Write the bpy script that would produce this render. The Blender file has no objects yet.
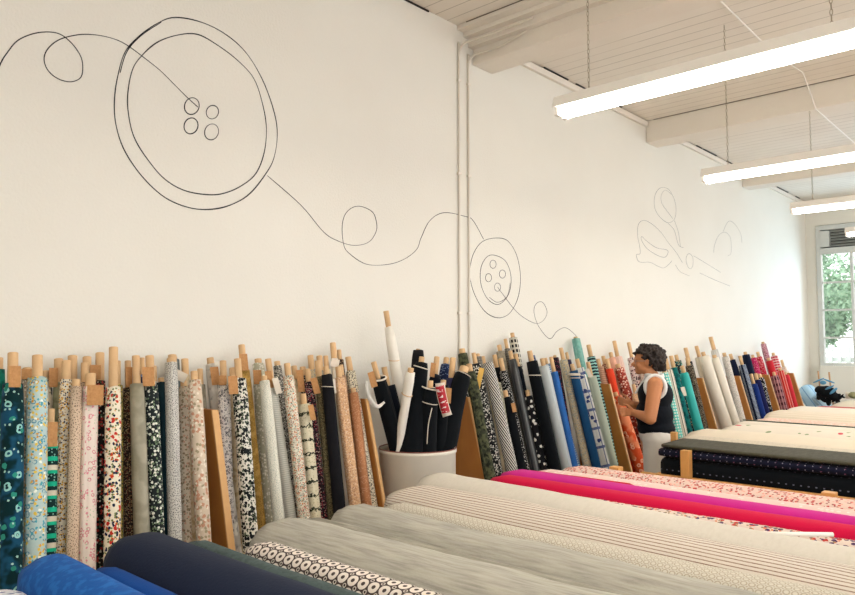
import bpy, bmesh, math, random
from mathutils import Vector, Matrix, noise
random.seed(7)
PI = math.pi
C = bpy.context.scene.collection

# ------------------------------------------------------------------ camera
F, CX, CY, H = 720.0, 427.5, 297.5, 1.65
YAW, PIT = math.radians(47.6), math.radians(3.8)
fwd = Vector((math.sin(YAW)*math.cos(PIT), math.cos(YAW)*math.cos(PIT), math.sin(PIT)))
rgt = Vector((math.cos(YAW), -math.sin(YAW), 0))
upv = Vector((-math.sin(YAW)*math.sin(PIT), -math.cos(YAW)*math.sin(PIT), math.cos(PIT)))
EYE = Vector((0, 0, H))
def ray(px, py): return fwd + rgt*((px-CX)/F) + upv*(-(py-CY)/F)
def aty(px, py, y): d = ray(px, py); return EYE + d*(y/d.y)
def atx(px, py, x): d = ray(px, py); return EYE + d*(x/d.x)
def atz(px, py, z): d = ray(px, py); return EYE + d*((z-H)/d.z)
def depth(p): return (Vector(p)-EYE).dot(fwd)
def pxof(p):
    q = Vector(p)-EYE; z = q.dot(fwd)
    return CX + F*q.dot(rgt)/z, CY - F*q.dot(upv)/z
cam = bpy.data.cameras.new('camera'); co = bpy.data.objects.new('camera', cam); C.objects.link(co)
cam.sensor_width = 36; cam.lens = 36*F/855; cam.clip_start = 0.02; cam.clip_end = 200
co.location = EYE; co.rotation_euler = (PI/2+PIT, 0, -YAW)
bpy.context.scene.camera = co

# ------------------------------------------------------------------ materials
def srgb(c):
    if isinstance(c, str): c = [int(c[i:i+2], 16)/255 for i in (0, 2, 4)]
    return tuple(((x/12.92) if x <= .04045 else ((x+.055)/1.055)**2.4) for x in c[:3]) + (1,)
class NT:
    def __init__(s, name):
        s.m = bpy.data.materials.new(name); s.m.use_nodes = True; s.t = s.m.node_tree; s.t.nodes.clear()
        s.out = s.n('ShaderNodeOutputMaterial'); s.b = s.n('ShaderNodeBsdfPrincipled')
        s.l(s.b.outputs[0], s.out.inputs[0])
    def n(s, k, **kw):
        x = s.t.nodes.new(k)
        for a, v in kw.items(): setattr(x, a, v)
        return x
    def l(s, a, b): s.t.links.new(a, b)
    def math(s, op, a, b=None):
        x = s.n('ShaderNodeMath', operation=op)
        for i, v in enumerate((a, b)):
            if v is None: continue
            if isinstance(v, (int, float)): x.inputs[i].default_value = v
            else: s.l(v, x.inputs[i])
        return x.outputs[0]
    def mix(s, fac, a, b):
        x = s.n('ShaderNodeMix', data_type='RGBA')
        for i, v in ((0, fac), (6, a), (7, b)):
            if isinstance(v, (int, float)): x.inputs[i].default_value = v
            elif isinstance(v, tuple): x.inputs[i].default_value = v
            else: s.l(v, x.inputs[i])
        return x.outputs[2]
MATS = {}
def fabric(key, base, layers=(), rough=.95, sheen=.03, seed=None):
    """woven cloth printed with countable motifs; uv is in metres on the roll"""
    if key in MATS: return MATS[key]
    s = NT('fabric_'+key); rnd = random.Random(key)
    uv = s.n('ShaderNodeTexCoord').outputs['UV']
    sep = s.n('ShaderNodeSeparateXYZ'); s.l(uv, sep.inputs[0]); U, V = sep.outputs[0], sep.outputs[1]
    nz = s.n('ShaderNodeTexNoise'); nz.inputs['Scale'].default_value = 14; nz.inputs['Detail'].default_value = 3
    s.l(uv, nz.inputs['Vector'])
    col = srgb(base)
    f = s.math('MULTIPLY', nz.outputs[0], .22)
    col = s.mix(f, col, tuple(c*.72 for c in col[:3])+(1,))
    for L in layers:
        k, c = L[0], srgb(L[1])
        def vor(scale, warp=.5):
            mp = s.n('ShaderNodeMapping'); mp.inputs['Location'].default_value = (rnd.uniform(0, 50), rnd.uniform(0, 50), 0)
            s.l(uv, mp.inputs[0]); mp.inputs['Scale'].default_value = (scale,)*3
            src = mp.outputs[0]
            if warp:
                w = s.n('ShaderNodeTexNoise'); w.inputs['Scale'].default_value = 1.7; w.inputs['Detail'].default_value = 1
                s.l(src, w.inputs['Vector'])
                v = s.n('ShaderNodeVectorMath', operation='SCALE'); s.l(w.outputs['Color'], v.inputs[0]); v.inputs['Scale'].default_value = warp
                a = s.n('ShaderNodeVectorMath', operation='ADD'); s.l(src, a.inputs[0]); s.l(v.outputs[0], a.inputs[1]); src = a.outputs[0]
            vo = s.n('ShaderNodeTexVoronoi', voronoi_dimensions='2D'); vo.inputs['Scale'].default_value = 1; s.l(src, vo.inputs['Vector'])
            sp = s.n('ShaderNodeSeparateColor'); s.l(vo.outputs['Color'], sp.inputs[0])
            return vo.outputs['Distance'], sp.outputs[0]
        if k == 'spot':          # colour, scale, radius, probability
            d, r = vor(L[2]); fac = s.math('MULTIPLY', s.math('LESS_THAN', d, L[3]), s.math('LESS_THAN', r, L[4]))
        elif k == 'dot':
            d, r = vor(L[2], 0); fac = s.math('LESS_THAN', d, L[3])
        elif k == 'ring':        # colour, scale, r0, r1, probability
            d, r = vor(L[2], .25); fac = s.math('MULTIPLY', s.math('MULTIPLY', s.math('LESS_THAN', d, L[4]), s.math('GREATER_THAN', d, L[3])), s.math('LESS_THAN', r, L[5]))
        elif k == 'noise':       # colour, scale, threshold
            w = s.n('ShaderNodeTexNoise'); w.inputs['Scale'].default_value = L[2]; w.inputs['Detail'].default_value = 2
            mp = s.n('ShaderNodeMapping'); mp.inputs['Location'].default_value = (rnd.uniform(0, 50), rnd.uniform(0, 50), 0)
            s.l(uv, mp.inputs[0]); s.l(mp.outputs[0], w.inputs['Vector']); mr = s.n('ShaderNodeMapRange', interpolation_type='SMOOTHSTEP'); mr.inputs[1].default_value = L[3]-.07; mr.inputs[2].default_value = L[3]+.07; s.l(w.outputs[0], mr.inputs[0]); fac = mr.outputs[0]
        elif k in ('v', 'h', 'd'):   # colour, period, width fraction ; v = along the roll, h = bands round it, d = diagonal
            x = {'v': U, 'h': V}.get(k) if k != 'd' else s.math('ADD', U, s.math('MULTIPLY', V, .45))
            fac = s.math('LESS_THAN', s.math('FRACT', s.math('ADD', s.math('DIVIDE', x, L[2]), 20.13+(L[4] if len(L) > 4 else 0))), L[3])
        elif k == 'str':         # soft streaks: colour, along, across, strength
            mp = s.n('ShaderNodeMapping'); mp.inputs['Rotation'].default_value = (0, 0, L[5] if len(L) > 5 else 0); mp.inputs['Scale'].default_value = (L[2], L[3], 1); s.l(uv, mp.inputs[0])
            w = s.n('ShaderNodeTexNoise'); w.inputs['Scale'].default_value = 1; w.inputs['Detail'].default_value = 4; s.l(mp.outputs[0], w.inputs['Vector'])
            mr = s.n('ShaderNodeMapRange'); mr.inputs[1].default_value = .4; mr.inputs[2].default_value = .68; mr.inputs[4].default_value = L[4]; s.l(w.outputs[0], mr.inputs[0]); fac = mr.outputs[0]
        elif k == 'lat':         # regular lattice of rings: colour, period, r0, r1, x offset
            xs = s.math('SUBTRACT', s.math('FRACT', s.math('ADD', s.math('DIVIDE', U, L[2]), 20+L[5])), .5); ys = s.math('SUBTRACT', s.math('FRACT', s.math('ADD', s.math('DIVIDE', V, L[2]), 20+L[5])), .5)
            d = s.math('SQRT', s.math('ADD', s.math('MULTIPLY', xs, xs), s.math('MULTIPLY', ys, ys))); fac = s.math('MULTIPLY', s.math('GREATER_THAN', d, L[3]), s.math('LESS_THAN', d, L[4]))
        elif k == 'hw':          # wobbly broken bands
            w = s.n('ShaderNodeTexNoise'); w.inputs['Scale'].default_value = 40; s.l(uv, w.inputs['Vector'])
            x = s.math('ADD', V, s.math('MULTIPLY', w.outputs[0], L[2]*.8))
            fac = s.math('LESS_THAN', s.math('FRACT', s.math('ADD', s.math('DIVIDE', x, L[2]), 20.13)), L[3])
        elif k == 'seg':         # irregular marks: stretched cells
            mp = s.n('ShaderNodeMapping'); mp.inputs['Scale'].default_value = (L[2], L[2]*L[4], 1); s.l(uv, mp.inputs[0])
            vo = s.n('ShaderNodeTexVoronoi', voronoi_dimensions='2D'); vo.inputs['Scale'].default_value = 1; s.l(mp.outputs[0], vo.inputs['Vector']); fac = s.math('LESS_THAN', vo.outputs['Distance'], L[3])
        elif k == 'dash':        # colour, period_u, width, period_v, width
            fac = s.math('MULTIPLY', s.math('LESS_THAN', s.math('FRACT', s.math('ADD', s.math('DIVIDE', U, L[2]), 20.13)), L[3]), s.math('LESS_THAN', s.math('FRACT', s.math('ADD', s.math('DIVIDE', V, L[4]), 20)), L[5]))
        col = s.mix(fac, col, c)
    s.l(col, s.b.inputs['Base Color'])
    s.b.inputs['Roughness'].default_value = rough
    s.b.inputs['Sheen Weight'].default_value = sheen; s.b.inputs['Specular IOR Level'].default_value = .12 if rough > .7 else .5
    bp = s.n('ShaderNodeBump'); bp.inputs['Strength'].default_value = .35; bp.inputs['Distance'].default_value = .004
    n2 = s.n('ShaderNodeTexNoise'); n2.inputs['Scale'].default_value = 90; n2.inputs['Detail'].default_value = 4; s.l(uv, n2.inputs['Vector'])
    s.l(n2.outputs[0], bp.inputs['Height']); s.l(bp.outputs[0], s.b.inputs['Normal'])
    MATS[key] = s.m; return s.m
def solid(key, c, rough=.6, metal=0, mottle=0, mscale=6, c2=None, bump=0, bscale=60, emit=0):
    if key in MATS: return MATS[key]
    s = NT(key); col = srgb(c); s.b.inputs['Roughness'].default_value = rough; s.b.inputs['Metallic'].default_value = metal
    g = s.n('ShaderNodeTexCoord').outputs['Object']
    n = s.n('ShaderNodeTexNoise'); n.inputs['Scale'].default_value = mscale; n.inputs['Detail'].default_value = 4; s.l(g, n.inputs['Vector'])
    o = s.mix(s.math('MULTIPLY', n.outputs[0], mottle), col, srgb(c2) if c2 else tuple(x*.6 for x in col[:3])+(1,))
    s.l(o, s.b.inputs['Base Color'])
    if bump:
        n2 = s.n('ShaderNodeTexNoise'); n2.inputs['Scale'].default_value = bscale; n2.inputs['Detail'].default_value = 3; s.l(g, n2.inputs['Vector'])
        bp = s.n('ShaderNodeBump'); bp.inputs['Strength'].default_value = bump; bp.inputs['Distance'].default_value = .01
        s.l(n2.outputs[0], bp.inputs['Height']); s.l(bp.outputs[0], s.b.inputs['Normal'])
    if emit: s.b.inputs['Emission Color'].default_value = col; s.b.inputs['Emission Strength'].default_value = emit
    MATS[key] = s.m; return s.m
def wood(key, c, c2, scale=(6, 6, 1.2), rough=.55):
    if key in MATS: return MATS[key]
    s = NT(key); g = s.n('ShaderNodeTexCoord').outputs['Object']; mp = s.n('ShaderNodeMapping'); mp.inputs['Scale'].default_value = scale
    s.l(g, mp.inputs[0]); n = s.n('ShaderNodeTexNoise'); n.inputs['Scale'].default_value = 4; n.inputs['Detail'].default_value = 5; n.inputs['Distortion'].default_value = .6
    s.l(mp.outputs[0], n.inputs['Vector']); s.l(s.mix(n.outputs[0], srgb(c), srgb(c2)), s.b.inputs['Base Color']); s.b.inputs['Roughness'].default_value = rough
    MATS[key] = s.m; return s.m
M_kraft = solid('kraft_cardboard', 'd8b68a', .85, mottle=.6, mscale=18, c2='b98f62')
M_tag = solid('kraft_tag', 'cf9d68', .8, mottle=1.0, mscale=75, c2='96632f')
M_tagw = solid('white_tag', 'e6dccb', .8, mottle=.3, mscale=50)
M_ytag = solid('yellow_tag', 'dcb052', .7, mottle=.2)
M_div = wood('divider_wood', 'c08038', 'a0622a', (9, 2, 1))
M_edge = wood('divider_edge_wood', 'dcae74', 'c4955c', (20, 20, 3))
M_tab = wood('table_wood', 'cf9448', 'b27a38', (5, 1, 5))
M_white = solid('white_enamel', 'f0ece4', .35, mottle=.05)
M_black = solid('black_ink', '1b1c20', .8)
M_grey_ink = solid('grey_pencil', '8f908f', .8)
M_chain = solid('chain_metal', 'a2967f', .5, .3)

# ------------------------------------------------------------------ mesh helpers
def link(name, bm, mat, parent=None, smooth=True, loc=None):
    me = bpy.data.meshes.new(name)
    bmesh.ops.recalc_face_normals(bm, faces=bm.faces)
    bm.to_mesh(me); bm.free()
    for p in me.polygons: p.use_smooth = smooth
    for m in (mat if isinstance(mat, (list, tuple)) else [mat]): me.materials.append(m)
    o = bpy.data.objects.new(name, me); C.objects.link(o)
    if parent is not None: o.parent = parent
    if loc is not None: o.location = loc
    if smooth:
        md = me.attributes.new('sharp_face', 'BOOLEAN', 'FACE') if False else None
    return o
def tag(o, label, cat, group=None, kind=None):
    o['label'] = label; o['category'] = cat
    if group: o['group'] = group
    if kind: o['kind'] = kind
    return o
def struct(o): o['kind'] = 'structure'; return o
def empty(name, loc, label, cat, group=None, rot=None):
    o = bpy.data.objects.new(name, None); C.objects.link(o); o.location = loc; o.empty_display_size = .05
    if rot is not None: o.rotation_mode = 'QUATERNION'; o.rotation_quaternion = rot
    return tag(o, label, cat, group)
def box(bm, x0, y0, z0, x1, y1, z1, bev=0):
    r = bmesh.ops.create_cube(bm, size=1)['verts']
    for v in r:
        v.co = Vector((x0+(v.co.x+.5)*(x1-x0), y0+(v.co.y+.5)*(y1-y0), z0+(v.co.z+.5)*(z1-z0)))
    if bev:
        es = list({e for v in r for e in v.link_edges})
        bmesh.ops.bevel(bm, geom=es, offset=bev, segments=2, affect='EDGES', profile=.6)
    return bm
def bx(*a, **k): return box(bmesh.new(), *a, **k)
def tubeline(bm, pts, r, seg=8, closed=False, caps=True):
    pts = [Vector(p) for p in pts]; n = len(pts); rings = []
    rr = r if isinstance(r, (list, tuple)) else [r]*n
    prev = None
    for i, p in enumerate(pts):
        a = pts[(i-1) % n] if (i > 0 or closed) else p
        b = pts[(i+1) % n] if (i < n-1 or closed) else p
        t = (b-a).normalized()
        if prev is None:
            ref = Vector((0, 0, 1)) if abs(t.z) < .9 else Vector((1, 0, 0)); u = t.cross(ref).normalized()
        else: u = (prev - t*prev.dot(t)).normalized()
        prev = u; w = t.cross(u)
        rings.append([bm.verts.new(p+(u*math.cos(2*PI*k/seg)+w*math.sin(2*PI*k/seg))*rr[i]) for k in range(seg)])
    for i in range(n if closed else n-1):
        A, B = rings[i], rings[(i+1) % n]
        for k in range(seg): bm.faces.new((A[k], A[(k+1) % seg], B[(k+1) % seg], B[k]))
    if caps and not closed: bm.faces.new(rings[0][::-1]); bm.faces.new(rings[-1])
    return bm
def spline(pts, k=6, closed=False):
    P = [Vector(p) for p in pts]; n = len(P); out = []
    for i in range(n if closed else n-1):
        g = (lambda j: P[j % n]) if closed else (lambda j: P[max(0, min(n-1, j))])
        a, b, c, d = g(i-1), g(i), g(i+1), g(i+2)
        for s in range(k):
            t = s/k; out.append(.5*((2*b)+(c-a)*t+(2*a-5*b+4*c-d)*t*t+(3*b-a-3*c+d)*t**3))
    if not closed: out.append(P[-1])
    return out

# ------------------------------------------------------------------ the room
WY, CZ, EX = 3.6, 4.2, 13.9
def wallmat():
    s = NT('white_painted_wall'); g = s.n('ShaderNodeTexCoord').outputs['Object']
    n = s.n('ShaderNodeTexNoise'); n.inputs['Scale'].default_value = 1.1; n.inputs['Detail'].default_value = 5; s.l(g, n.inputs['Vector'])
    s.l(s.mix(n.outputs[0], srgb('e6e3d9'), srgb('dcd8cc')), s.b.inputs['Base Color']); s.b.inputs['Roughness'].default_value = .75
    n2 = s.n('ShaderNodeTexNoise'); n2.inputs['Scale'].default_value = 70; n2.inputs['Detail'].default_value = 4; s.l(g, n2.inputs['Vector'])
    bp = s.n('ShaderNodeBump'); bp.inputs['Strength'].default_value = .35; bp.inputs['Distance'].default_value = .006
    s.l(n2.outputs[0], bp.inputs['Height']); s.l(bp.outputs[0], s.b.inputs['Normal']); return s.m
M_wall = wallmat()
def plankmat():
    s = NT('painted_ceiling_boards'); g = s.n('ShaderNodeTexCoord').outputs['Object']; sp = s.n('ShaderNodeSeparateXYZ'); s.l(g, sp.inputs[0])
    n = s.n('ShaderNodeTexNoise'); n.inputs['Scale'].default_value = 2.2; n.inputs['Detail'].default_value = 4; s.l(g, n.inputs['Vector'])
    mp = s.n('ShaderNodeMapping'); mp.inputs['Scale'].default_value = (7.2, .5, 1); s.l(g, mp.inputs[0])
    n3 = s.n('ShaderNodeTexNoise'); n3.inputs['Scale'].default_value = 1; n3.inputs['Detail'].default_value = 3; s.l(mp.outputs[0], n3.inputs['Vector'])
    xx = s.math('ADD', sp.outputs[0], s.math('MULTIPLY', n.outputs[0], .006))
    fr = s.math('FRACT', s.math('DIVIDE', xx, .139))
    gap = s.math('MULTIPLY', s.math('LESS_THAN', fr, .05), s.math('GREATER_THAN', n3.outputs[0], .47))
    col = s.mix(n.outputs[0], srgb('ebe5da'), srgb('dfd7c9'))
    col = s.mix(s.math('MULTIPLY', s.math('LESS_THAN', fr, .06), .35), col, srgb('9c8f7b'))
    col = s.mix(s.math('MULTIPLY', gap, .4), col, srgb('6d6353'))
    s.l(col, s.b.inputs['Base Color']); s.b.inputs['Roughness'].default_value = .7
    bp = s.n('ShaderNodeBump'); bp.inputs['Strength'].default_value = .5; bp.inputs['Distance'].default_value = .01
    s.l(s.math('GREATER_THAN', fr, .06), bp.inputs['Height']); s.l(bp.outputs[0], s.b.inputs['Normal']); return s.m
M_ceil = plankmat()
M_trim = solid('painted_beam_timber', 'e8e1d5', .7, mottle=.35, mscale=5, c2='d8cebd', bump=.3, bscale=30)
M_floor = wood('worn_floor_boards', 'a98962', '86684a', (1, 8, 1), .5)
M_dark = solid('dark_gap', '26221e', .9)
XL, YN = -3.0, -5.5
struct(link('wall_left', bx(XL, WY, 0, EX+.2, WY+.2, CZ+.1), M_wall, smooth=False))
struct(link('floor', bx(XL, YN, -.1, EX+.2, WY, 0), M_floor, smooth=False))
struct(link('ceiling', bx(XL, YN, CZ, EX+.2, WY, CZ+.1), M_ceil, smooth=False))
struct(link('wall_back', bx(XL-.2, YN, 0, XL, WY+.2, CZ+.1), M_wall, smooth=False))
# end wall round the window opening (y<3.44, z 1.31..3.73)
bm = bmesh.new(); box(bm, EX, 3.44, 0, EX+.2, WY, CZ); box(bm, EX, YN, 3.75, EX+.2, 3.44, CZ); box(bm, EX, YN, 0, EX+.2, 3.44, 1.29); box(bm, EX, YN, 1.29, EX+.2, -1.3, 3.75)
struct(link('wall_end', bm, M_wall, smooth=False))
struct(link('wall_low', bx(EX-.16, YN, 0, EX-.001, 3.40, 1.30), M_wall, smooth=False))
# window: frame, mullions, louvre panel, glass
bm = bmesh.new(); X0, X1 = EX-.03, EX+.09
box(bm, X0, 3.36, 1.30, X1, 3.43, 3.74); box(bm, X0+.004, -1.29, 3.66, X1-.004, 3.3605, 3.739); box(bm, X0+.004, -1.29, 3.24, X1-.004, 3.3605, 3.34); box(bm, X0+.004, -1.29, 1.301, X1-.004, 3.3605, 1.35)
y = 2.90
while y > -1.2:
    box(bm, X0+.03, y-.02, 1.35, X1-.02, y+.02, 3.24); y -= .47
for z in (2.74, 2.26, 1.78): box(bm, X0+.035, -1.29, z-.016, X1-.025, 3.37, z+.016)
box(bm, X0, 1.8, 3.34, X1, 1.9, 3.66); box(bm, X0, 0.2, 3.34, X1, .3, 3.66); box(bm, X0-.01, 3.22, 3.36, X1, 3.36, 3.64)
M_frame = solid('window_frame_paint', 'cfd2cd', .5, mottle=.3, mscale=9)
wf = struct(link('window_1', bm, M_frame, smooth=False))
bm = bmesh.new()
for i in range(6):
    z = 3.37+i*.05; v = [bm.verts.new(p) for p in ((EX, -1.28, z), (EX, 3.22, z), (EX+.06, 3.22, z+.035), (EX+.06, -1.28, z+.035), (EX, -1.28, z-.006), (EX, 3.22, z-.006), (EX+.06, 3.22, z+.029), (EX+.06, -1.28, z+.029))]
    for f in ((0, 1, 2, 3), (7, 6, 5, 4), (0, 4, 5, 1), (1, 5, 6, 2), (2, 6, 7, 3), (3, 7, 4, 0)): bm.faces.new([v[k] for k in f])
link('louvre', bm, solid('louvre_grey', 'a9aaa4', .5), wf, smooth=False)
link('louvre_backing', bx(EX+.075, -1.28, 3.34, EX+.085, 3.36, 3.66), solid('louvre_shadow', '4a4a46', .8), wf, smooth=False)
gm = NT('window_glass'); gm.t.nodes.remove(gm.b); gl = gm.n('ShaderNodeBsdfGlass'); gl.inputs['IOR'].default_value = 1.0; gl.inputs['Roughness'].default_value = 0
tr = gm.n('ShaderNodeBsdfTransparent'); gs = gm.n('ShaderNodeBsdfGlossy'); gs.inputs['Roughness'].default_value = .02; mx = gm.n('ShaderNodeMixShader'); mx.inputs[0].default_value = .05
gm.l(tr.outputs[0], mx.inputs[1]); gm.l(gs.outputs[0], mx.inputs[2]); gm.l(mx.outputs[0], gm.out.inputs[0])
link('pane', bx(EX+.03, -1.28, 1.35, EX+.034, 3.36, 3.24), gm.m, wf, smooth=False)
# ceiling edge strips between the beams, beams
def beam(n, x0, x1, zb, extra=None):
    b = bmesh.new(); box(b, x0, YN, zb, x1, WY-.001, CZ-.001, .012)
    o = struct(link('trim_%d' % n, b, M_trim, smooth=False)); return o
beam(1, 4.49, 4.75, 3.93); beam(2, 7.63, 7.92, 3.95); beam(3, 10.75, 11.03, 3.95)
beam(4, 1.32, 1.60, 3.95)
bm = bmesh.new(); box(bm, 4.43, YN, 4.06, 4.489, WY-.001, CZ-.001, .004); box(bm, 4.37, YN, 4.13, 4.43, WY-.001, CZ-.001, .004); box(bm, 4.29, YN, 4.165, 4.37, WY-.001, CZ-.001, .004)
struct(link('trim_5', bm, M_trim, smooth=False))
for n, (a, b_) in enumerate(((1.61, 4.28), (4.76, 7.62), (7.93, 10.74), (11.04, EX-.001))):
    if n: struct(link('trim_%d' % (6+n), bx(a, WY-.035, CZ-.07, b_, WY-.001, CZ-.012, bev=.004), M_trim, smooth=False))
    bm = bmesh.new(); rnd = random.Random(n); x = a+.1
    while x < b_-.3:
        l = rnd.uniform(.15, .5); yy0 = WY-.012 if n == 0 else WY-.045; box(bm, x, yy0, CZ-.013, min(x+l, b_), yy0+.01, CZ-.002); x += l+rnd.uniform(.02, .5)
    struct(link('trim_%d' % (12+n), bm, M_dark, smooth=False))
bm = bmesh.new(); p = atz(519, 11, CZ-.003); box(bm, p.x-.015, .3, CZ-.006, p.x+.02, p.y, CZ-.0005)
struct(link('trim_20', bm, M_dark, smooth=False))
for n, x in ((21, 7.622), (22, 4.284)):
    bm = bmesh.new(); box(bm, x, YN, CZ-.006, x+.007, WY-.1, CZ-.0005); struct(link('trim_%d' % n, bm, solid('joint_line', '6f6453', .9), smooth=False))
# conduits
for xx, zt, lab in ((4.30, 3.99, 'left'), (4.42, 3.93, 'right')):
    pts = [(xx, WY-.013, .3), (xx, WY-.013, 2), (xx, WY-.013, zt-.1), (xx, WY-.022, zt), (xx+.01, WY-.05, zt+.045), (xx+.02, WY-.10, zt+.06), (xx+.035, WY-.3, zt+.065)]
    end = (4.41, 2.95, 4.10) if xx < 4.4 else (4.455, 3.05, 4.045)
    bm = tubeline(bmesh.new(), spline(pts+[end], 5), .009, 10)
    e = empty('electrical_conduit', (xx, WY-.013, .3), 'thin painted vertical pipe on the wall, %s of the pair below the first beam' % lab, 'pipe', 'vertical conduits on the wall')
    o = link('pipe', bm, solid('conduit_paint', 'e0d8c9', .45, mottle=.2), e); o.matrix_parent_inverse = Matrix.Translation(e.location).inverted()
    for z in (1.9, 3.0, 3.75):
        o = link('pipe_clip', bx(xx-.018, WY-.026, z-.01, xx+.018, WY-.001, z+.01, bev=.003), M_trim, e, smooth=False); o.matrix_parent_inverse = Matrix.Translation(e.location).inverted()
# wall switch
p = aty(815, 290, WY-.01)
tag(link('wall_switch', bx(p.x-.06, WY-.02, p.z-.05, p.x+.06, WY-.0005, p.z+.05, bev=.004), M_white, smooth=False), 'small white switch plate on the wall beside the window', 'switch')

# ------------------------------------------------------------------ wall drawings (ink on plaster)
def drawpath(bm, pts, w, closed=False, k=6):
    q = spline([aty(x, y, WY-.002) for x, y in pts], k, closed); n = len(q); L = []
    for i, p in enumerate(q):
        a = q[(i-1) % n] if (i or closed) else p; b = q[(i+1) % n] if (i < n-1 or closed) else p
        t = (b-a).normalized(); nn = Vector((-t.z, 0, t.x))*w*(.75+.5*noise.noise(p*5+Vector((w*1000, 0, 0))))
        L.append([bm.verts.new(p+nn), bm.verts.new(p-nn), bm.verts.new(p-nn+Vector((0, .0017, 0))), bm.verts.new(p+nn+Vector((0, .0017, 0)))])
    for i in range(n if closed else n-1):
        A, B = L[i], L[(i+1) % n]
        for j in range(4): bm.faces.new((A[j], A[(j+1) % 4], B[(j+1) % 4], B[j]))
def ell(cx, cy, rx, ry, rot=0, n=12): return [(cx+rx*math.cos(a)*math.cos(rot)-ry*math.sin(a)*math.sin(rot), cy+rx*math.cos(a)*math.sin(rot)+ry*math.sin(a)*math.cos(rot)) for a in [2*PI*i/n for i in range(n)]]
def T(pts, s, ox=0, oy=0): return [(x/s+ox, y/s+oy) for x, y in pts]
bm = bmesh.new()
drawpath(bm, T([(435,43),(500,55),(560,85),(610,130),(650,195),(678,270),(688,330),(680,390),(660,430),(620,480),(575,507),(525,519),(470,515),(410,490),(355,440),(310,375),(288,310),(284,250),(292,190),(310,130),(345,90),(390,58)], 2.48), .0036, True)
drawpath(bm, T([(490,85),(540,112),(590,150),(630,195),(652,260),(661,320),(655,380),(635,430),(600,460),(560,478),(520,483),(460,473),(410,445),(370,400),(335,345),(320,290),(317,235),(328,175),(350,140),(390,105),(440,87)], 2.48), .0034, True)
drawpath(bm, T([(400,55),(350,88),(315,128),(298,180)], 2.48), .0035)
for cx, cy, rx, ry in ((476,263,18,21),(527,278,15,17),(474,312,17,20),(525,327,17,20)): drawpath(bm, T(ell(cx,cy,rx,ry,.3), 2.48), .0032, True)
tag(link('button_drawing', bm, M_black), 'large four-hole button outline drawn in black on the white wall', 'wall drawing', 'button drawings on the wall')
bm = bmesh.new()
drawpath(bm, T([(599,215),(630,222),(652,258),(661,310),(655,360),(635,398),(607,410),(575,395),(550,355),(538,310),(543,262),(565,226)], 2.443, 250, 150), .0028, True)
drawpath(bm, T([(598,257),(625,272),(638,310),(632,352),(608,377),(582,365),(565,330),(564,290),(578,262)], 2.443, 250, 150), .0028, True)
drawpath(bm, T([(585,360),(605,372),(628,358),(636,325)], 2.443, 250, 150), .0022)
for cx, cy in ((594,279),(617,303),(583,312),(605,335)): drawpath(bm, T(ell(cx,cy,7.5,10), 2.443, 250, 150), .0025, True)
tag(link('button_drawing', bm, M_black), 'small four-hole button outline drawn on the wall right of the pipes', 'wall drawing', 'button drawings on the wall')
def threads():
    bm = bmesh.new()
    drawpath(bm, T([(-60,480),(5,335),(40,280),(90,220),(160,185),(230,171),(300,175),(350,200),(400,250),(435,310),(442,370),(430,415),(385,436),(330,428),(280,400),(245,355),(237,300),(265,250),(320,210),(400,188),(470,183),(550,192),(630,215),(690,248),(760,300),(855,375)], 5.34)+[(175,85),(187,97),(198,107)], .0028)
    tag(link('thread_drawing', bm, M_black), 'looping black thread line running from the left edge into the large button', 'wall drawing', 'thread lines drawn on the wall')
    bm = bmesh.new()
    drawpath(bm, T([(42,62),(125,135),(180,200),(215,222),(255,233),(290,225),(308,200),(309,175),(298,150),(265,137),(238,150),(226,180),(228,225),(240,250),(285,279),(340,279),(380,265),(408,242),(418,215),(440,172),(475,153),(525,162),(545,172),(571,218)], 2.443, 250, 150), .0025)
    tag(link('thread_drawing', bm, M_black), 'black thread line with one loop joining the large button to the small one', 'wall drawing', 'thread lines drawn on the wall')
    bm = bmesh.new()
    drawpath(bm, T([(605,335),(620,355),(645,388),(670,410),(700,424),(718,415),(726,395),(715,372),(700,375),(694,395),(705,430),(732,461),(750,443),(770,434),(790,447),(803,462)], 2.443, 250, 150), .0022)
    tag(link('thread_drawing', bm, M_black), 'thin thread line curling down from the small button to the fabric bolts', 'wall drawing', 'thread lines drawn on the wall')
threads()
bm = bmesh.new(); S = lambda p: T(p, 4.96, 620, 170)
W2 = .0025
for pts, cl in (([(205,87),(240,95),(265,135),(278,185),(272,240),(240,262),(200,235),(175,195),(170,150),(180,110)], 1), ([(262,240),(235,205),(208,165),(205,125),(225,100),(255,120)], 0),
    ([(310,460),(280,410),(240,360),(200,305),(150,262),(115,250),(92,270),(87,320),(98,380),(100,415),(82,420),(90,450),(110,458),(150,458),(190,478),(220,485),(250,460),(257,450)], 0),
    ([(108,330),(130,350),(180,385),(236,398),(232,425),(215,433),(180,420),(135,390),(108,350)], 1), ([(240,265),(270,300),(290,370),(315,385)], 0), ([(270,250),(290,310),(300,380)], 0),
    ([(340,415),(328,440),(335,475),(350,490),(362,470),(360,430)], 1), ([(365,425),(430,465),(500,508)], 0), ([(395,510),(470,545),(545,575)], 0), ([(275,470),(300,505),(345,525)], 0)):
    drawpath(bm, S(pts), W2, bool(cl), 5)
tag(link('scissors_drawing', bm, M_grey_ink), 'faint outline of open scissors drawn on the wall above the person', 'wall drawing')
bm = bmesh.new()
drawpath(bm, S([(465,410),(470,370),(490,325),(520,308),(545,330),(552,370),(550,415),(535,425)]), W2); drawpath(bm, S([(512,305),(530,265),(548,253),(575,275),(600,320),(605,360)]), W2)
tag(link('thimble_drawing', bm, M_grey_ink), 'faint pair of curved pencil arcs on the wall right of the scissors', 'wall drawing')

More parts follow.
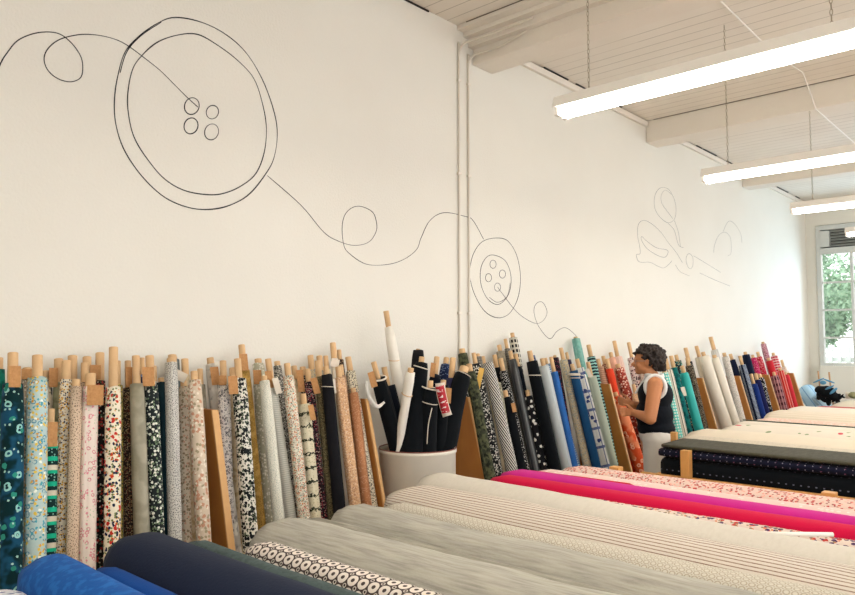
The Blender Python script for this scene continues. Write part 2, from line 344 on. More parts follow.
# ------------------------------------------------------------------ hanging fluorescent lights
M_tube = NT('fluorescent_tube'); M_tube.b.inputs['Emission Color'].default_value = (1, .95, .865, 1); M_tube.b.inputs['Emission Strength'].default_value = 27; M_tube = M_tube.m
def fixture(X, yend, L, label):
    z = 2.95; e = empty('hanging_light', (X, yend-L/2, z), label, 'ceiling light', 'hanging fluorescent lights'); l = L/2
    bm = bmesh.new()
    prof = [(-.085, .04), (-.06, .105), (.06, .105), (.085, .04), (.04, .052), (-.04, .052)]
    A = [bm.verts.new((x, -l, zz)) for x, zz in prof]; B = [bm.verts.new((x, l, zz)) for x, zz in prof]
    for k in range(6): bm.faces.new((A[k], A[(k+1) % 6], B[(k+1) % 6], B[k]))
    bm.faces.new(A); bm.faces.new(B[::-1])
    link('housing', bm, M_white, e, smooth=False)
    for s in (-1, 1):
        link('fluorescent_tube', tubeline(bmesh.new(), [(s*.04, -l+.02, .018), (s*.04, l-.02, .018)], .0155, 12), M_tube, e)
        for q in (-1, 1):
            link('lamp_holder', bx(s*.04-.018, q*(l-.012)-.012, -.003, s*.04+.018, q*(l-.012)+.012, .05, bev=.004), M_white, e, smooth=False)
    for q in (-1, 1):
        bm = bmesh.new(); zz = .105; n = 0
        yy = (l-.19) if q > 0 else -(l-.45)
        while zz < CZ-z-.03:
            ax = (1, 0) if n % 2 else (0, 1)
            pts = [(ax[0]*.006*math.cos(a), yy+ax[1]*.006*math.cos(a), zz+.016+.016*math.sin(a)) for a in [2*PI*i/8 for i in range(8)]]
            tubeline(bm, pts, .0018, 4, closed=True); zz += .027; n += 1
        tubeline(bm, [(0, yy, zz-.01), (0, yy, CZ-z)], .003, 5)
        link('chain', bm, M_chain, e)
    return e
fixture(3.50, 2.17, 1.85, 'nearest hanging twin-tube light, running off the upper right edge')
fixture(5.72, 2.21, 1.85, 'second hanging twin-tube light, below and behind the nearest one')
fixture(7.67, 2.10, 1.85, 'third hanging twin-tube light, in front of the window vent')
fixture(9.72, 2.07, 1.85, 'farthest hanging twin-tube light, a short glow before the window')
for X, yy in ((11.6, .9), (1.46, 1.95), (-.6, 1.95)): fixture(X, yy, 1.85, 'hanging twin-tube light away from the drawn wall')
for X in (-1.2, 1.4, 4.0, 6.6, 9.2): fixture(X, -2.4, 1.85, 'hanging twin-tube light away from the drawn wall')
# cord strung along the ceiling boards
bm = tubeline(bmesh.new(), [(3.2, 1.90, CZ-.02), (4.4, 1.89, CZ-.03), (5.32, 1.88, CZ-.015), (6.5, 1.87, CZ-.05), (7.22, 1.84, CZ-.012), (7.62, 1.84, 3.94), (7.93, 1.84, 3.94), (10.7, 1.84, 3.94)], .006, 6)
tag(link('overhead_cable', bm, M_white), 'white cord strung along the ceiling boards above the lights', 'cable')
for i, (px, py) in enumerate(((634, 2), (783, 55))):
    pass

# ------------------------------------------------------------------ fabrics
FB = {}
def fb(k, base, *layers, **kw): FB[k] = (base, layers, kw)
fb('teal_dark', '0a2a2e', ('noise', '1a4a66', 14, .52), ('ring', '8fc7c0', 22, .12, .3, .35), ('spot', '2f8a78', 30, .3, .3), ('spot', '9cc6bb', 60, .25, .15))
fb('teal_edge', '0f5a50', ('noise', '1a7a68', 22, .5))
fb('pale_blue_floral', 'b3cac8', ('ring', '5e8fa4', 34, .25, .42, .5), ('spot', 'e3c14f', 48, .36, .35), ('spot', '4f9fae', 52, .3, .3), ('spot', 'd89a3e', 44, .28, .15), ('spot', 'e8ecdf', 40, .3, .2))
fb('grey_leaf', '9c9080', ('spot', '5d5548', 45, .35, .6), ('spot', 'cfc6b4', 60, .3, .4))
fb('pebble', 'cbbfa8', ('spot', '3a4144', 32, .38, .5), ('spot', '9d8d6f', 44, .3, .4))
fb('teal_band', '17302f', ('spot', '7fb3a3', 70, .3, .4), ('h', '1fae88', .052, .36), ('h', 'd6ccb6', .104, .20, .3))
fb('sage', 'a3a383', ('noise', '8a8a6c', 25, .55))
fb('cream_gold_navy', 'e6ddc8', ('spot', 'd0a040', 75, .4, .45), ('spot', '2d3350', 85, .38, .4), ('spot', 'b99a6a', 90, .3, .3))
fb('beige_dot', 'cfb8a0', ('dot', '4b3a33', 85, .2))
fb('beige', 'c9b797', ('noise', 'b19c78', 40, .55))
fb('white_pink', 'e6d8cc', ('ring', 'd08c90', 34, .2, .38, .4), ('spot', 'dd8f99', 46, .26, .25), ('spot', 'aabf9a', 60, .2, .2))
fb('dark_berry', '25211f', ('spot', 'a83a34', 48, .4, .4), ('spot', 'd8cdb8', 60, .3, .3), ('spot', '4d6347', 52, .3, .3))
fb('cream_red', 'e9e0ca', ('spot', 'c2352b', 42, .45, .36), ('spot', '242c44', 50, .42, .34), ('spot', '6f7a48', 60, .36, .3), ('spot', 'd58a35', 80, .3, .2))
fb('mustard_ditsy', 'a89a52', ('spot', '3c3f33', 85, .42, .5), ('spot', 'e0c552', 90, .35, .3))
fb('brown_ditsy', '3a2f29', ('spot', '9a7d5c', 95, .38, .5), ('spot', '7a3b33', 90, .3, .3), ('spot', 'c8b48e', 110, .3, .25))
fb('khaki_satin', '9b9580', ('noise', '85806b', 10, .5), rough=.5)
fb('black_white_foliage', '23292b', ('spot', 'dfe0d2', 48, .4, .42), ('spot', '667a5e', 55, .35, .35), ('spot', 'a9b3a5', 70, .3, .3))
fb('dark_teal_plain', '173038')
fb('white_plain', 'e2dccf')
fb('grey_speck', 'c3c0b8', ('dot', '4a4c50', 95, .24))
fb('slate', '727877', ('noise', '5f6666', 40, .5))
fb('beige_floral', 'c8bba6', ('spot', '8f7f68', 50, .38, .5), ('spot', 'c19a86', 52, .34, .3), ('spot', '6f7262', 70, .25, .25))
fb('blush_floral', 'd3c2ac', ('spot', 'c08e74', 34, .4, .4), ('spot', '9f9478', 40, .36, .4), ('spot', 'e4d9c8', 46, .35, .3))
fb('grey_paint', 'c2bcb2', ('noise', 'e0dbd0', 14, .52), ('noise', '8e8a84', 22, .63))
fb('white_black_ring', 'd9d3cc', ('ring', '3b3a40', 48, .15, .36, .45), ('spot', '59575c', 62, .3, .3), ('spot', '8f8a90', 90, .3, .4))
fb('bold_black_white', 'dad7cb', ('spot', '1e2224', 50, .55, .5), ('spot', '55614f', 52, .4, .3), ('spot', '23272a', 80, .35, .4))
fb('ochre_speck', 'a4813f', ('dot', '5d4a26', 110, .22), ('noise', 'b8944f', 20, .55))
fb('sage_white', 'b9b8a2', ('spot', 'e6e4d8', 60, .4, .5))
fb('white_stitch', 'dedccd', ('seg', '96a29a', 60, .22, 3))
fb('white_rib', 'dcdbd1', ('h', 'bfc0b5', .011, .4))
fb('dark_lace', '77746b', ('spot', '2d2b2a', 85, .42, .5), ('spot', 'ded9cc', 95, .36, .5))
fb('multi_floral', 'ddd5c2', ('spot', 'cf7d4d', 80, .4, .3), ('spot', '5c8a80', 90, .36, .3), ('spot', 'b85a50', 95, .35, .25), ('spot', '8b8468', 100, .35, .3))
fb('birch_band', 'd5cdb2', ('hw', '34392c', .075, .2), ('spot', 'aaa386', 80, .3, .3))
fb('burgundy_floral', '2c1f24', ('spot', 'a5414a', 80, .38, .35), ('spot', 'cdb9a6', 95, .32, .3), ('spot', '6c4a58', 80, .3, .3))
fb('black_print', '1f2024', ('spot', 'd7d2c8', 85, .28, .3))
fb('olive_ditsy', '6b6147', ('spot', '3a3529', 100, .4, .5), ('spot', '9c906b', 110, .3, .4))
fb('charcoal', '18181c')
fb('peach_print', 'd3ab84', ('spot', 'a8775b', 95, .36, .5), ('spot', 'eee0c8', 100, .28, .3))
fb('beige_red_print', 'bf9f80', ('spot', '79473c', 95, .38, .5))
fb('cream_black_marks', 'd9d0b8', ('seg', '22232a', 55, .3, 1.6))
fb('rust', 'b07a55', ('spot', 'c89a78', 100, .35, .4))
fb('black', '0c1014')
fb('black_navy', '0c111b')
fb('cotton_white', 'e9e4d8')
fb('moss_camo', '3a3e30', ('noise', '575a41', 24, .5), ('noise', '23271f', 30, .57))
fb('bw_small', '2a2b2c', ('spot', 'd0cec4', 80, .45, .6))
fb('bw_floral', '222427', ('spot', 'dddacf', 62, .42, .5), ('spot', '8f8f86', 80, .3, .3))
fb('grey_check', '8e8a80', ('h', '66635c', .02, .4), ('v', '66635c', .02, .4))
fb('cream_cloth', 'd8c9a6')
fb('diag_stripe', 'd8d6ce', ('d', '2a2a2d', .016, .5))
fb('taupe', '9e9684', ('noise', '8a826f', 30, .5))
fb('black_dot', '17191c', ('dot', 'dcdad2', 52, .22))
fb('olive_marble', '7d7a68', ('noise', 'a6a28c', 40, .5), ('noise', '55523f', 50, .6))
fb('black_satin_stripe', '1f2124', ('v', '4c4f4f', .045, .3), rough=.4)
fb('grid_squares', 'c8c4b4', ('dash', '1f2126', .03, .6, .042, .6))
fb('black_hearts', '15161a', ('spot', 'e4e2da', 26, .3, .6))
fb('navy_print', '1f2c4d', ('spot', '7b8fb4', 70, .3, .4))
fb('tan_edge', 'd2a880')
fb('pale_grey', 'b9c1c2')
fb('blue_waves', 'a9b9c4', ('hw', '3b6494', .018, .45))
fb('royal', '2247a8')
fb('chambray', '2f62a6')
fb('dark_floral_red', '2a2430', ('spot', '9b4f5e', 70, .35, .4))
fb('beige_leaf', 'bfb195', ('spot', '6d8d99', 70, .35, .4), ('spot', '9c8c6c', 80, .3, .4))
fb('plum_navy', '32304a')
fb('aqua', '7fb0a6', ('noise', '6aa097', 20, .5))
fb('navy_blue', '1d4a72')
fb('navy_plaid', 'd3d4cf', ('v', '53618a', .06, .14), ('h', '5a668c', .16, .14), ('spot', '3b4878', 12, .25, .5))
fb('sage_plain', 'aeb8a8')
fb('tribal_teal', '22343a', ('hw', '8fc2bb', .03, .42))
fb('pink_brown_knit', 'b78f78', ('h', '9c715a', .02, .35))
fb('lattice_brown', '8a5a45', ('spot', 'd9bca4', 50, .38, .5))
fb('orange_red', 'd8442a')
fb('peach_leaf', 'd4552f', ('ring', 'eab493', 16, .1, .3, .8), ('noise', 'e38a60', 9, .52))
fb('peach_pink', 'dca890')
fb('red_cream_scarf', '9c4538', ('spot', 'e2c6b0', 34, .36, .5), ('spot', '6b2a2a', 40, .35, .3))
fb('pale_pink', 'dfc0b2', ('v', 'd3ab9c', .03, .3))
fb('pink_black_floral', 'd8c4bd', ('spot', '4a3338', 40, .42, .45), ('spot', 'b77c80', 44, .36, .3))
fb('cream_line', 'd6d0c0', ('v', '4b4f4d', .03, .25))
fb('aqua_gingham', 'd9e4dd', ('v', '5cc0b4', .03, .42), ('h', '5cc0b4', .03, .42))
fb('teal_deep', '17706e', ('noise', '0f4d50', 22, .52))
fb('dark_multi', '2b3338', ('spot', 'cfc8a0', 50, .4, .3), ('spot', '4f9a92', 46, .36, .35))
fb('turquoise', '1aa8a2', rough=.6)
fb('brown_speck', '2b2623', ('spot', '8f7d66', 100, .36, .5), ('spot', 'c0b196', 110, .25, .3))
fb('ivory', 'ddd2bd')
fb('ivory_light', 'e6dfd0')
fb('grey_white', 'd0cdc6', ('v', 'b4b3af', .03, .25))
fb('grey_white_print', 'cfc9bf', ('spot', '8e8a86', 70, .34, .4))
fb('navy_dark', '141c33')
fb('navy_ladder', '141f38', ('dash', 'b8c4d4', .05, .5, .016, .45))
fb('royal_navy', '1c3476')
fb('purple_navy', '1d1f4c')
fb('black_letters', '15161c', ('spot', 'dedbd3', 62, .42, .35))
fb('magenta', 'b62a5c', ('spot', 'e6a0a8', 60, .3, .3))
fb('crimson_print', 'b3243a', ('spot', 'e7b5b0', 70, .34, .35))
fb('pink_plaid', 'c99aa4', ('spot', '7d2a44', 60, .4, .5))
fb('red', 'c8303a')
fb('red_check', 'cf6a70', ('v', 'b32c3c', .04, .4), ('h', 'e6c7c2', .04, .3))
fb('dark_plaid', '8a5a60', ('h', '4a222c', .09, .45), ('v', 'b98a88', .04, .3))
fb('red_stripe', 'cc4038', ('v', 'e7b0a4', .035, .22))
fb('maroon', '7d1626')
fb('cream_red_dot', 'dccab8', ('spot', 'c05a50', 60, .3, .3))
fb('pale_blue', 'a8c6d6', ('v', '6f93b4', .12, .12))
def mat(k):
    b, l, kw = FB[k]; q = 1.3 if k not in ('black_hearts', 'teal_dark', 'peach_leaf', 'aqua_gingham') else 1
    l = tuple((x[0], x[1], x[2]*q)+tuple(x[3:]) if x[0] in ('spot', 'ring', 'dot', 'seg') else x for x in l)
    return fabric(k, b, l, **kw)

# ------------------------------------------------------------------ upright bolts
def rollmesh(r, L, seed, rbot=None, seg=22, rings=16, loose=.0):
    bm = bmesh.new(); uvl = bm.loops.layers.uv.new('UVMap'); rnd = random.Random(seed); rows = []; off = rnd.uniform(0, 9)
    ph = rnd.uniform(0, 2*PI); amp = .05*r
    sp = .055
    prof = [(0, .0, 1)] + [(i/(rings-1), 0, 1) for i in range(rings)]
    for i in range(rings):
        t = i/(rings-1); row = []
        rr = r*(1-t)**0*1 if rbot is None else r*t+rbot*(1-t)
        e = 1 - (.10 if i == rings-1 else 0)
        for k in range(seg+1):
            a = 2*PI*k/seg
            w = noise.noise(Vector((math.cos(a)*1.6, math.sin(a)*1.6+seed % 37, t*L*5)))
            q = rr*e*(1+sp*(k/seg)-.02)+amp*w*1.2+loose*r*max(0, math.sin(t*9+ph+a))*(.5)
            zz = t*L - (0 if 0 < i < rings-1 else 0) + (.004*noise.noise(Vector((a, seed % 11, 0))) if i == rings-1 else 0)
            row.append((bm.verts.new((q*math.cos(a+ph), q*math.sin(a+ph), zz)), a*rr, t*L))
        rows.append(row)
    for i in range(rings-1):
        for k in range(seg):
            qd = (rows[i][k], rows[i][k+1], rows[i+1][k+1], rows[i+1][k]); f = bm.faces.new([x[0] for x in qd])
            for lp, x in zip(f.loops, qd): lp[uvl].uv = (x[1]+off, x[2]+off)
    # seam step and end faces (a shallow spiral dish on top)
    for i in range(rings-1):
        f = bm.faces.new([rows[i][0][0], rows[i][seg][0], rows[i+1][seg][0], rows[i+1][0][0]])
        for lp in f.loops: lp[uvl].uv = (off, off+i*L/rings)
    for row, zc in ((rows[-1], L-.006), (rows[0], 0)):
        c = bm.verts.new((0, 0, zc))
        for k in range(seg):
            f = bm.faces.new([row[k][0], row[k+1][0], c])
            for lp in f.loops: lp[uvl].uv = (off+.01*k, off)
        f = bm.faces.new([row[seg][0], row[0][0], c])
        for lp in f.loops: lp[uvl].uv = (off, off)
    return bm
def coretube(r, z0, z1, seed):
    bm = bmesh.new(); seg = 16; rings = []
    for rr, z in ((r, z0), (r, z1-.002), (r*.96, z1), (r*.8, z1), (r*.78, z1-.004), (r*.78, z1-.06)):
        rings.append([bm.verts.new((rr*math.cos(2*PI*k/seg), rr*math.sin(2*PI*k/seg), z)) for k in range(seg)])
    for A, B in zip(rings, rings[1:]):
        for k in range(seg): bm.faces.new((A[k], A[(k+1) % seg], B[(k+1) % seg], B[k]))
    bm.faces.new(rings[-1]); bm.faces.new(rings[0][::-1]); return bm
BN = [0]; PLACED = []
def bolt_between(Tp, Fp, r, fab_len_from_top, key, label, tags=(), rbot=None, group='fabric bolts leaning along the wall', tube_r=None, loose=0, ties=(), name='fabric_bolt'):
    """Tp: top of cardboard tube, Fp: foot of the bolt"""
    BN[0] += 1; seed = BN[0]*13
    ax = (Tp-Fp); Lt = ax.length; ax.normalize(); yl = Vector((0, 1, 0)); xl = yl.cross(ax).normalized(); yl = ax.cross(xl)
    R = Matrix((xl, yl, ax)).transposed(); q = R.to_quaternion()
    e = empty(name, Fp, label, 'fabric bolt', group, q)
    Lf = Lt-fab_len_from_top
    link('fabric_roll', rollmesh(r, Lf, seed, rbot, loose=loose), mat(key), e)
    tr_ = tube_r or min(.021, r*.62)
    if fab_len_from_top > .008: link('cardboard_tube', coretube(tr_, Lf-.12, Lt, seed), M_kraft, e)
    for off_, th_, km in ties:      # thread or selvedge ring round the roll, metres below its top
        bm = tubeline(bmesh.new(), [(r*1.07*math.cos(a), r*1.07*math.sin(a), Lf-off_+.25*r*math.sin(a)) for a in [2*PI*i/24 for i in range(24)]], th_, 6, closed=True)
        link('thread_tie', bm, M_tagw if km == 'w' else M_kraft, e)['label'] = 'pale thread or selvedge round the roll'
    W = Matrix.Translation(Fp) @ R.to_4x4(); Wi = W.inverted()
    for tg in tags:
        xc, yt, w, h, kind, rot = tuple(tg)+('k', 0)[len(tg)-4:]
        # a card tied to the tube, hanging on the side turned to the aisle
        def on_axis(py):
            a_, b_ = 0., 1.
            for _ in range(30):
                t_ = (a_+b_)/2
                if pxof(Tp.lerp(Fp, t_))[1] < py: a_ = t_
                else: b_ = t_
            return Tp.lerp(Fp, a_)
        P = EYE+ray(xc, yt)*(depth(on_axis(yt))-r*1.12-.014)
        s = depth(P)/F; w_, h_ = w*s, h*s
        bm = bmesh.new(); box(bm, -w_/2, -.0012, -h_, w_/2, .0012, 0)
        bmesh.ops.subdivide_edges(bm, edges=[ed for ed in bm.edges], cuts=2, use_grid_fill=True)
        for v in bm.verts: v.co.y += .006*math.sin(v.co.x/w_*2.4)+.01*(v.co.z/h_)**2
        faceang = math.atan2(-P.x*.7, -P.y-1.0)
        view = Vector((P.x, P.y, 0)).normalized(); view = (view-ax*view.dot(ax)).normalized(); right = view.cross(ax)
        Mw = Matrix((right, view, ax)).transposed().to_4x4()
        Mw = Matrix.Translation(P) @ Mw @ Matrix.Rotation(rot, 4, 'Y')
        o = link('price_tag', bm, {'k': M_tag, 'w': M_tagw, 'y': M_ytag}[kind], e, smooth=False)
        o.matrix_local = Wi @ Mw
        if kind != 'k': o['label'] = {'w': 'white paper tag', 'y': 'yellow card tag'}[kind]
    PLACED.append((label, Tp.copy(), Fp.copy(), r))
    return e
LY = {0: 3.505, 1: 3.41, 2: 3.315}
SPECS = []
def B(xt, y0, y1, w, xb, yb, layer, key, label, tags=(), tube=None, ties=()):
    s0 = aty(xt, y0, LY[layer]); dp = depth(s0); r = max(.026, w*.5*dp/F)
    Tp = aty(xt, y0, LY[layer]); slope = .265
    fy = Tp.y - slope*Tp.z
    lo, hi = Tp.x-.9, Tp.x+.9     # find the foot so that the axis passes the lower point
    for _ in range(40):
        m = (lo+hi)/2; Fp = Vector((m, fy, 0))
        a, b = 0., 1.
        for _ in range(30):
            t = (a+b)/2; P = Tp.lerp(Fp, t)
            if pxof(P)[1] < yb: a = t
            else: b = t
        if pxof(P)[0] < (xb or 0): lo = m
        else: hi = m
    if xb is None: Fp.x = Tp.x
    Fp.x = max(Tp.x-.16, min(Tp.x+.16, Fp.x))
    gap = max(0, (y1-y0))*dp/F*1.035
    SPECS.append(dict(T=Tp, F=Fp+Vector((0, 0, .012)), T0=Tp.copy(), F0=Fp.copy(), r=r, gap=gap, key=key, label=label, tags=tags, tube=(tube*.5*dp/F if tube else None), ties=ties))
def seg_close(p, q, a, b):
    d1, d2, r = q-p, b-a, p-a; A, E_, f = d1.dot(d1), d2.dot(d2), d2.dot(r); c = d1.dot(r); bb = d1.dot(d2); den = A*E_-bb*bb
    s_ = min(1, max(0, (bb*f-c*E_)/den)) if den > 1e-9 else 0
    t = (bb*s_+f)/E_
    if t < 0: t = 0; s_ = min(1, max(0, -c/A))
    elif t > 1: t = 1; s_ = min(1, max(0, (bb-c)/A))
    return s_, t
def relax_and_build():
    """bolts lean side by side: nudge neighbours apart until they hardly press into each other"""
    n = len(SPECS)
    fixed = []
    for it in range(90):
        for i in range(n):
            for j in range(i+1, n):
                S1, S2 = SPECS[i], SPECS[j]
                if abs(S1['T'].x-S2['T'].x) > .5: continue
                a1 = S1['T'].lerp(S1['F'], S1['gap']/1.5); a2 = S2['T'].lerp(S2['F'], S2['gap']/1.5)
                s_, t = seg_close(a1, S1['F'], a2, S2['F']); P = a1.lerp(S1['F'], s_); Q_ = a2.lerp(S2['F'], t)
                d = Vector((P.x-Q_.x, P.y-Q_.y, 0)); need = (S1['r']+S2['r'])*.97; L = d.length
                if L < need:
                    if L < 1e-4: d = Vector((.5, 1, 0)); 
                    d = d.normalized()*(need-L)*.35
                    S1['T'] += d*(1-s_); S1['F'] += d*max(s_, .15); S2['T'] -= d*(1-t); S2['F'] -= d*max(t, .15)
        for S1 in SPECS:
            for k, lim in (('T', (.022, .10)), ('F', (.11, .16))):
                o = S1[k+'0']; v = S1[k]
                v.x = min(o.x+lim[0], max(o.x-lim[0], v.x)); v.y = min(o.y+lim[1], max(o.y-lim[1], v.y))
            S1['T'].y = min(S1['T'].y, WY-.012-S1['r']*1.08); S1['F'].y = min(S1['F'].y, S1['T'].y-.2)
            for dx in DIVX:
                for k in ('T', 'F'):
                    if S1['T0'].z > 0 and abs(S1[k].x-dx) < S1['r']+.012 and (k == 'F' or S1['T'].z < 1.6):
                        sgn = 1 if S1['F0'].x > dx else -1
                        S1[k].x += ((dx+sgn*(S1['r']+.012))-S1[k].x)*.3
    for S1 in SPECS:
        # keep the top at the height seen
        bolt_between(S1['T'], S1['F'], S1['r']*.97, S1['gap'], S1['key'], S1['label'], S1['tags'], tube_r=S1['tube'], ties=S1['ties'])
    SPECS.clear()
DIVX = [aty(a, b, 3.27).x for a, b in ((214, 410), (367, 399), (464, 420), (610, 384), (703, 378), (740, 376), (769, 374.6), (793.5, 373))]
# --- left bay, left of the first divider
B(-1, 358, 370, 10, -2, 550, 1, 'teal_edge', 'green teal bolt cut by the left edge of the view')
B(13, 353, 384, 21, 12.5, 550, 2, 'teal_dark', 'dark teal bolt with eye-like swirls at the far left', [(15, 366, 10.5, 21)], tube=9.6)
B(27, 368, 378, 11, 27, 540, 0, 'grey_leaf', 'grey leaf-print bolt peeking between the dark teal and pale blue bolts', [(27, 369, 10, 10)], tube=8)
B(37.5, 355.5, 378, 19, 33, 550, 2, 'pale_blue_floral', 'pale blue bolt with yellow and teal flowers, a plain tube on top', tube=9.6)
B(47, 371, 381, 12, 47, 540, 0, 'pebble', 'pebble-print bolt behind the green-banded short bolt', tube=7.5)
B(51, 409, 424, 14, 48, 550, 2, 'teal_band', 'short bolt with bright green and cream bands', [(52, 422, 10.5, 24)], tube=7)
B(57.5, 359, 383, 11, 57, 540, 0, 'sage', 'sage green bolt with crumpled paper at its neck', [(53.5, 368, 8, 19)], tube=8.5)
B(66.5, 361, 380, 12, 61.5, 550, 1, 'cream_gold_navy', 'cream bolt with tiny gold and navy flowers', tube=8.8)
B(72.5, 356, 386, 9, 72, 540, 0, 'beige', 'plain beige bolt whose tall tube shows behind the gold and navy one', tube=8.8)
B(77, 379.5, 387, 10, 73, 550, 2, 'beige_dot', 'beige bolt with fine dark dots left of the pink floral one', tube=7.5)
B(87, 357, 372, 9, 86, 540, 0, 'beige', 'beige bolt with tube behind the pink floral one', tube=8)
B(85, 363, 383, 8, 84, 540, 1, 'beige_dot', 'dotted beige bolt squeezed behind the pink floral one', tube=7.5)
B(90, 374, 387, 15.5, 86.5, 550, 2, 'white_pink', 'white bolt with pink ring flowers and a square brown tag', [(95.5, 385, 15, 20)], tube=10)
B(100, 353, 381, 11, 98, 550, 0, 'dark_berry', 'near-black bolt with red berries left of the cream and red one', [(95.5, 365, 10, 14)], tube=8.2)
B(113.5, 347.5, 387, 15, 106, 550, 2, 'cream_red', 'cream bolt with red and navy flowers and the tallest tube of its bay', tube=8.6)
B(120, 361, 385, 9, 118.5, 550, 1, 'mustard_ditsy', 'mustard bolt with tiny dark leaves right of the cream and red one', tube=6)
B(125.5, 361, 388, 11, 128.5, 540, 1, 'brown_ditsy', 'dark brown bolt with tiny beige flecks, next to the khaki satin', [(129, 367, 6, 19)], tube=6)
B(136.5, 356, 384, 15, 142, 525, 2, 'khaki_satin', 'plain khaki satin bolt with soft creases', tube=7.5)
B(142, 358, 375, 8, 146, 530, 0, 'navy_print', 'navy bolt mostly hidden behind the khaki satin one', tube=5)
B(149, 356, 385, 14, 156.5, 520, 2, 'black_white_foliage', 'black bolt with white and green leaves right of the khaki satin', [(148, 367, 11, 19)], tube=8.2)
B(154, 366, 382, 8, 160, 520, 0, 'white_plain', 'white bolt showing as a sliver beside the black leafy one', tube=5)
B(161, 378, 382.5, 9, 165, 520, 1, 'dark_teal_plain', 'narrow plain dark teal bolt left of the grey speckled one', tube=5.5)
B(171, 358.5, 363, 13, 174, 520, 2, 'grey_speck', 'pale grey bolt speckled with fine dark dots', tube=8.2)
B(174.5, 355, 362, 9, 178, 520, 0, 'cream_cloth', 'cream bolt behind the grey speckled one, only its tube in view', tube=8.2)
B(179, 357, 359.5, 9, 182, 520, 0, 'slate', 'slate grey bolt end behind the grey speckled one', tube=5)
B(183.5, 381, 387, 9.5, 186, 535, 1, 'beige_floral', 'slim beige floral bolt under crumpled white paper', [(183, 372, 11, 9, 'w', .5)], tube=6)
B(186.5, 359, 375, 8, 190, 535, 0, 'beige', 'beige bolt with tube showing above the blush floral one', tube=7)
B(194, 371.5, 380.5, 14, 203.5, 540, 2, 'blush_floral', 'beige bolt with blush roses left of the first wooden divider', tube=7)
B(200, 369, 385, 8, 207, 530, 0, 'taupe', 'taupe bolt behind and right of the blush rose one', tube=5.6)
B(210, 358, 364.5, 12.5, None, 530, 0, 'grey_paint', 'grey brushstroke bolt standing right behind the first wooden divider', [(214, 367, 8, 18)], tube=7)
B(223, 361, 385, 13, 232, 540, 1, 'white_black_ring', 'white bolt with black ring flowers right of the first divider', [(222.5, 375.5, 7, 9.5)], tube=6.5)
B(233, 368, 382, 9, 240, 530, 0, 'beige', 'beige bolt with short tube behind the bold black and white one', tube=7)
B(237.5, 359, 379, 15, 248, 535, 2, 'bold_black_white', 'bold black and white foliage bolt with a brown speckled tag', [(232.5, 376, 9, 18)], tube=7)
B(241.5, 345, 370, 12, 261, 535, 0, 'ochre_speck', 'ochre speckled bolt with the highest tube left of the bin', [(243, 354, 8, 16.5)], tube=6.5)
B(258, 359, 364, 13, 269, 515, 0, 'sage_white', 'sage and white bolt behind the white stitched one', [(257, 370, 8, 14)], tube=7)
B(264, 376, 381, 11.5, 277.5, 510, 2, 'white_stitch', 'white bolt with fine broken grey stitches', tube=6)
B(268, 359, 388, 10.5, 289, 505, 1, 'white_rib', 'white ribbed bolt with a cream tag at its neck', [(268, 371, 6.5, 16), (275, 378, 6, 16, 'w', -.12)], tube=6.2)
B(277, 361.5, 366, 9, 293, 500, 0, 'dark_lace', 'grey lace bolt with a dark collar behind the ribbed white', tube=6)
B(287, 363.5, 376, 12, 302, 500, 2, 'multi_floral', 'cream bolt with tiny orange and teal flowers', tube=6.3)
B(294, 366, 380, 9, 308, 500, 0, 'beige', 'beige bolt with large tag between the tiny floral and birch bolts', [(299.5, 370, 6.5, 22)], tube=5.8)
B(303, 394, 404.5, 13, 313, 500, 2, 'birch_band', 'short cream bolt with broken dark bands like birch bark', [(310.5, 405, 5.5, 15, 'k', -.1)], tube=6.2)
B(303.5, 367, 376, 8, 317, 500, 0, 'black_print', 'black bolt with white specks behind the birch bark one', tube=6)
B(308.5, 369, 382, 10, 322.5, 495, 1, 'burgundy_floral', 'dark burgundy bolt with tiny pink flowers', [(313.5, 378, 6.5, 16, 'k', -.15)], tube=5.8)
B(309.5, 355.5, 370, 8, 322, 495, 0, 'beige_leaf', 'leaf-print bolt with tall tube behind the burgundy one', tube=6)
B(316.5, 361, 377, 9, 328, 495, 1, 'olive_ditsy', 'olive brown ditsy bolt left of the charcoal one', tube=6.2)
B(319.5, 356, 371, 7, 331, 495, 0, 'taupe', 'taupe bolt with tube just behind the olive ditsy one', tube=6)
B(325.5, 356, 370, 7, 336, 495, 0, 'cream_cloth', 'cream bolt with slim tube above the charcoal one', tube=5)
B(326, 366.5, 375, 12, 337.5, 492, 2, 'charcoal', 'plain charcoal bolt tied with white thread', tube=5.6, ties=((.07, .0025, 'w'),))
B(333, 343, 359, 8, 344, 492, 0, 'white_plain', 'white bolt with the tall pale tube right of the charcoal one', [(336, 359, 8, 8, 'w', .3)], tube=6)
B(339, 350, 360, 7, 349, 492, 0, 'brown_ditsy', 'brown bolt with short dark tube behind the tall pale tube', tube=4.6)
B(338, 367, 378, 12, 353, 490, 2, 'peach_print', 'peach bolt with tiny brown print', [(333, 379, 4.5, 14, 'w', .05)], tube=5.8)
B(343.5, 365, 376, 9, 357, 490, 1, 'beige_red_print', 'brown-flecked beige bolt between the peach and rust bolts', tube=4.5)
B(351, 357, 371, 10.5, 371, 490, 1, 'cream_black_marks', 'cream bolt with black dashes beside the second wooden divider', tube=6)
B(353, 388, 393, 10.5, 364.5, 490, 2, 'rust', 'rust brown bolt left of the second wooden divider', tube=5)
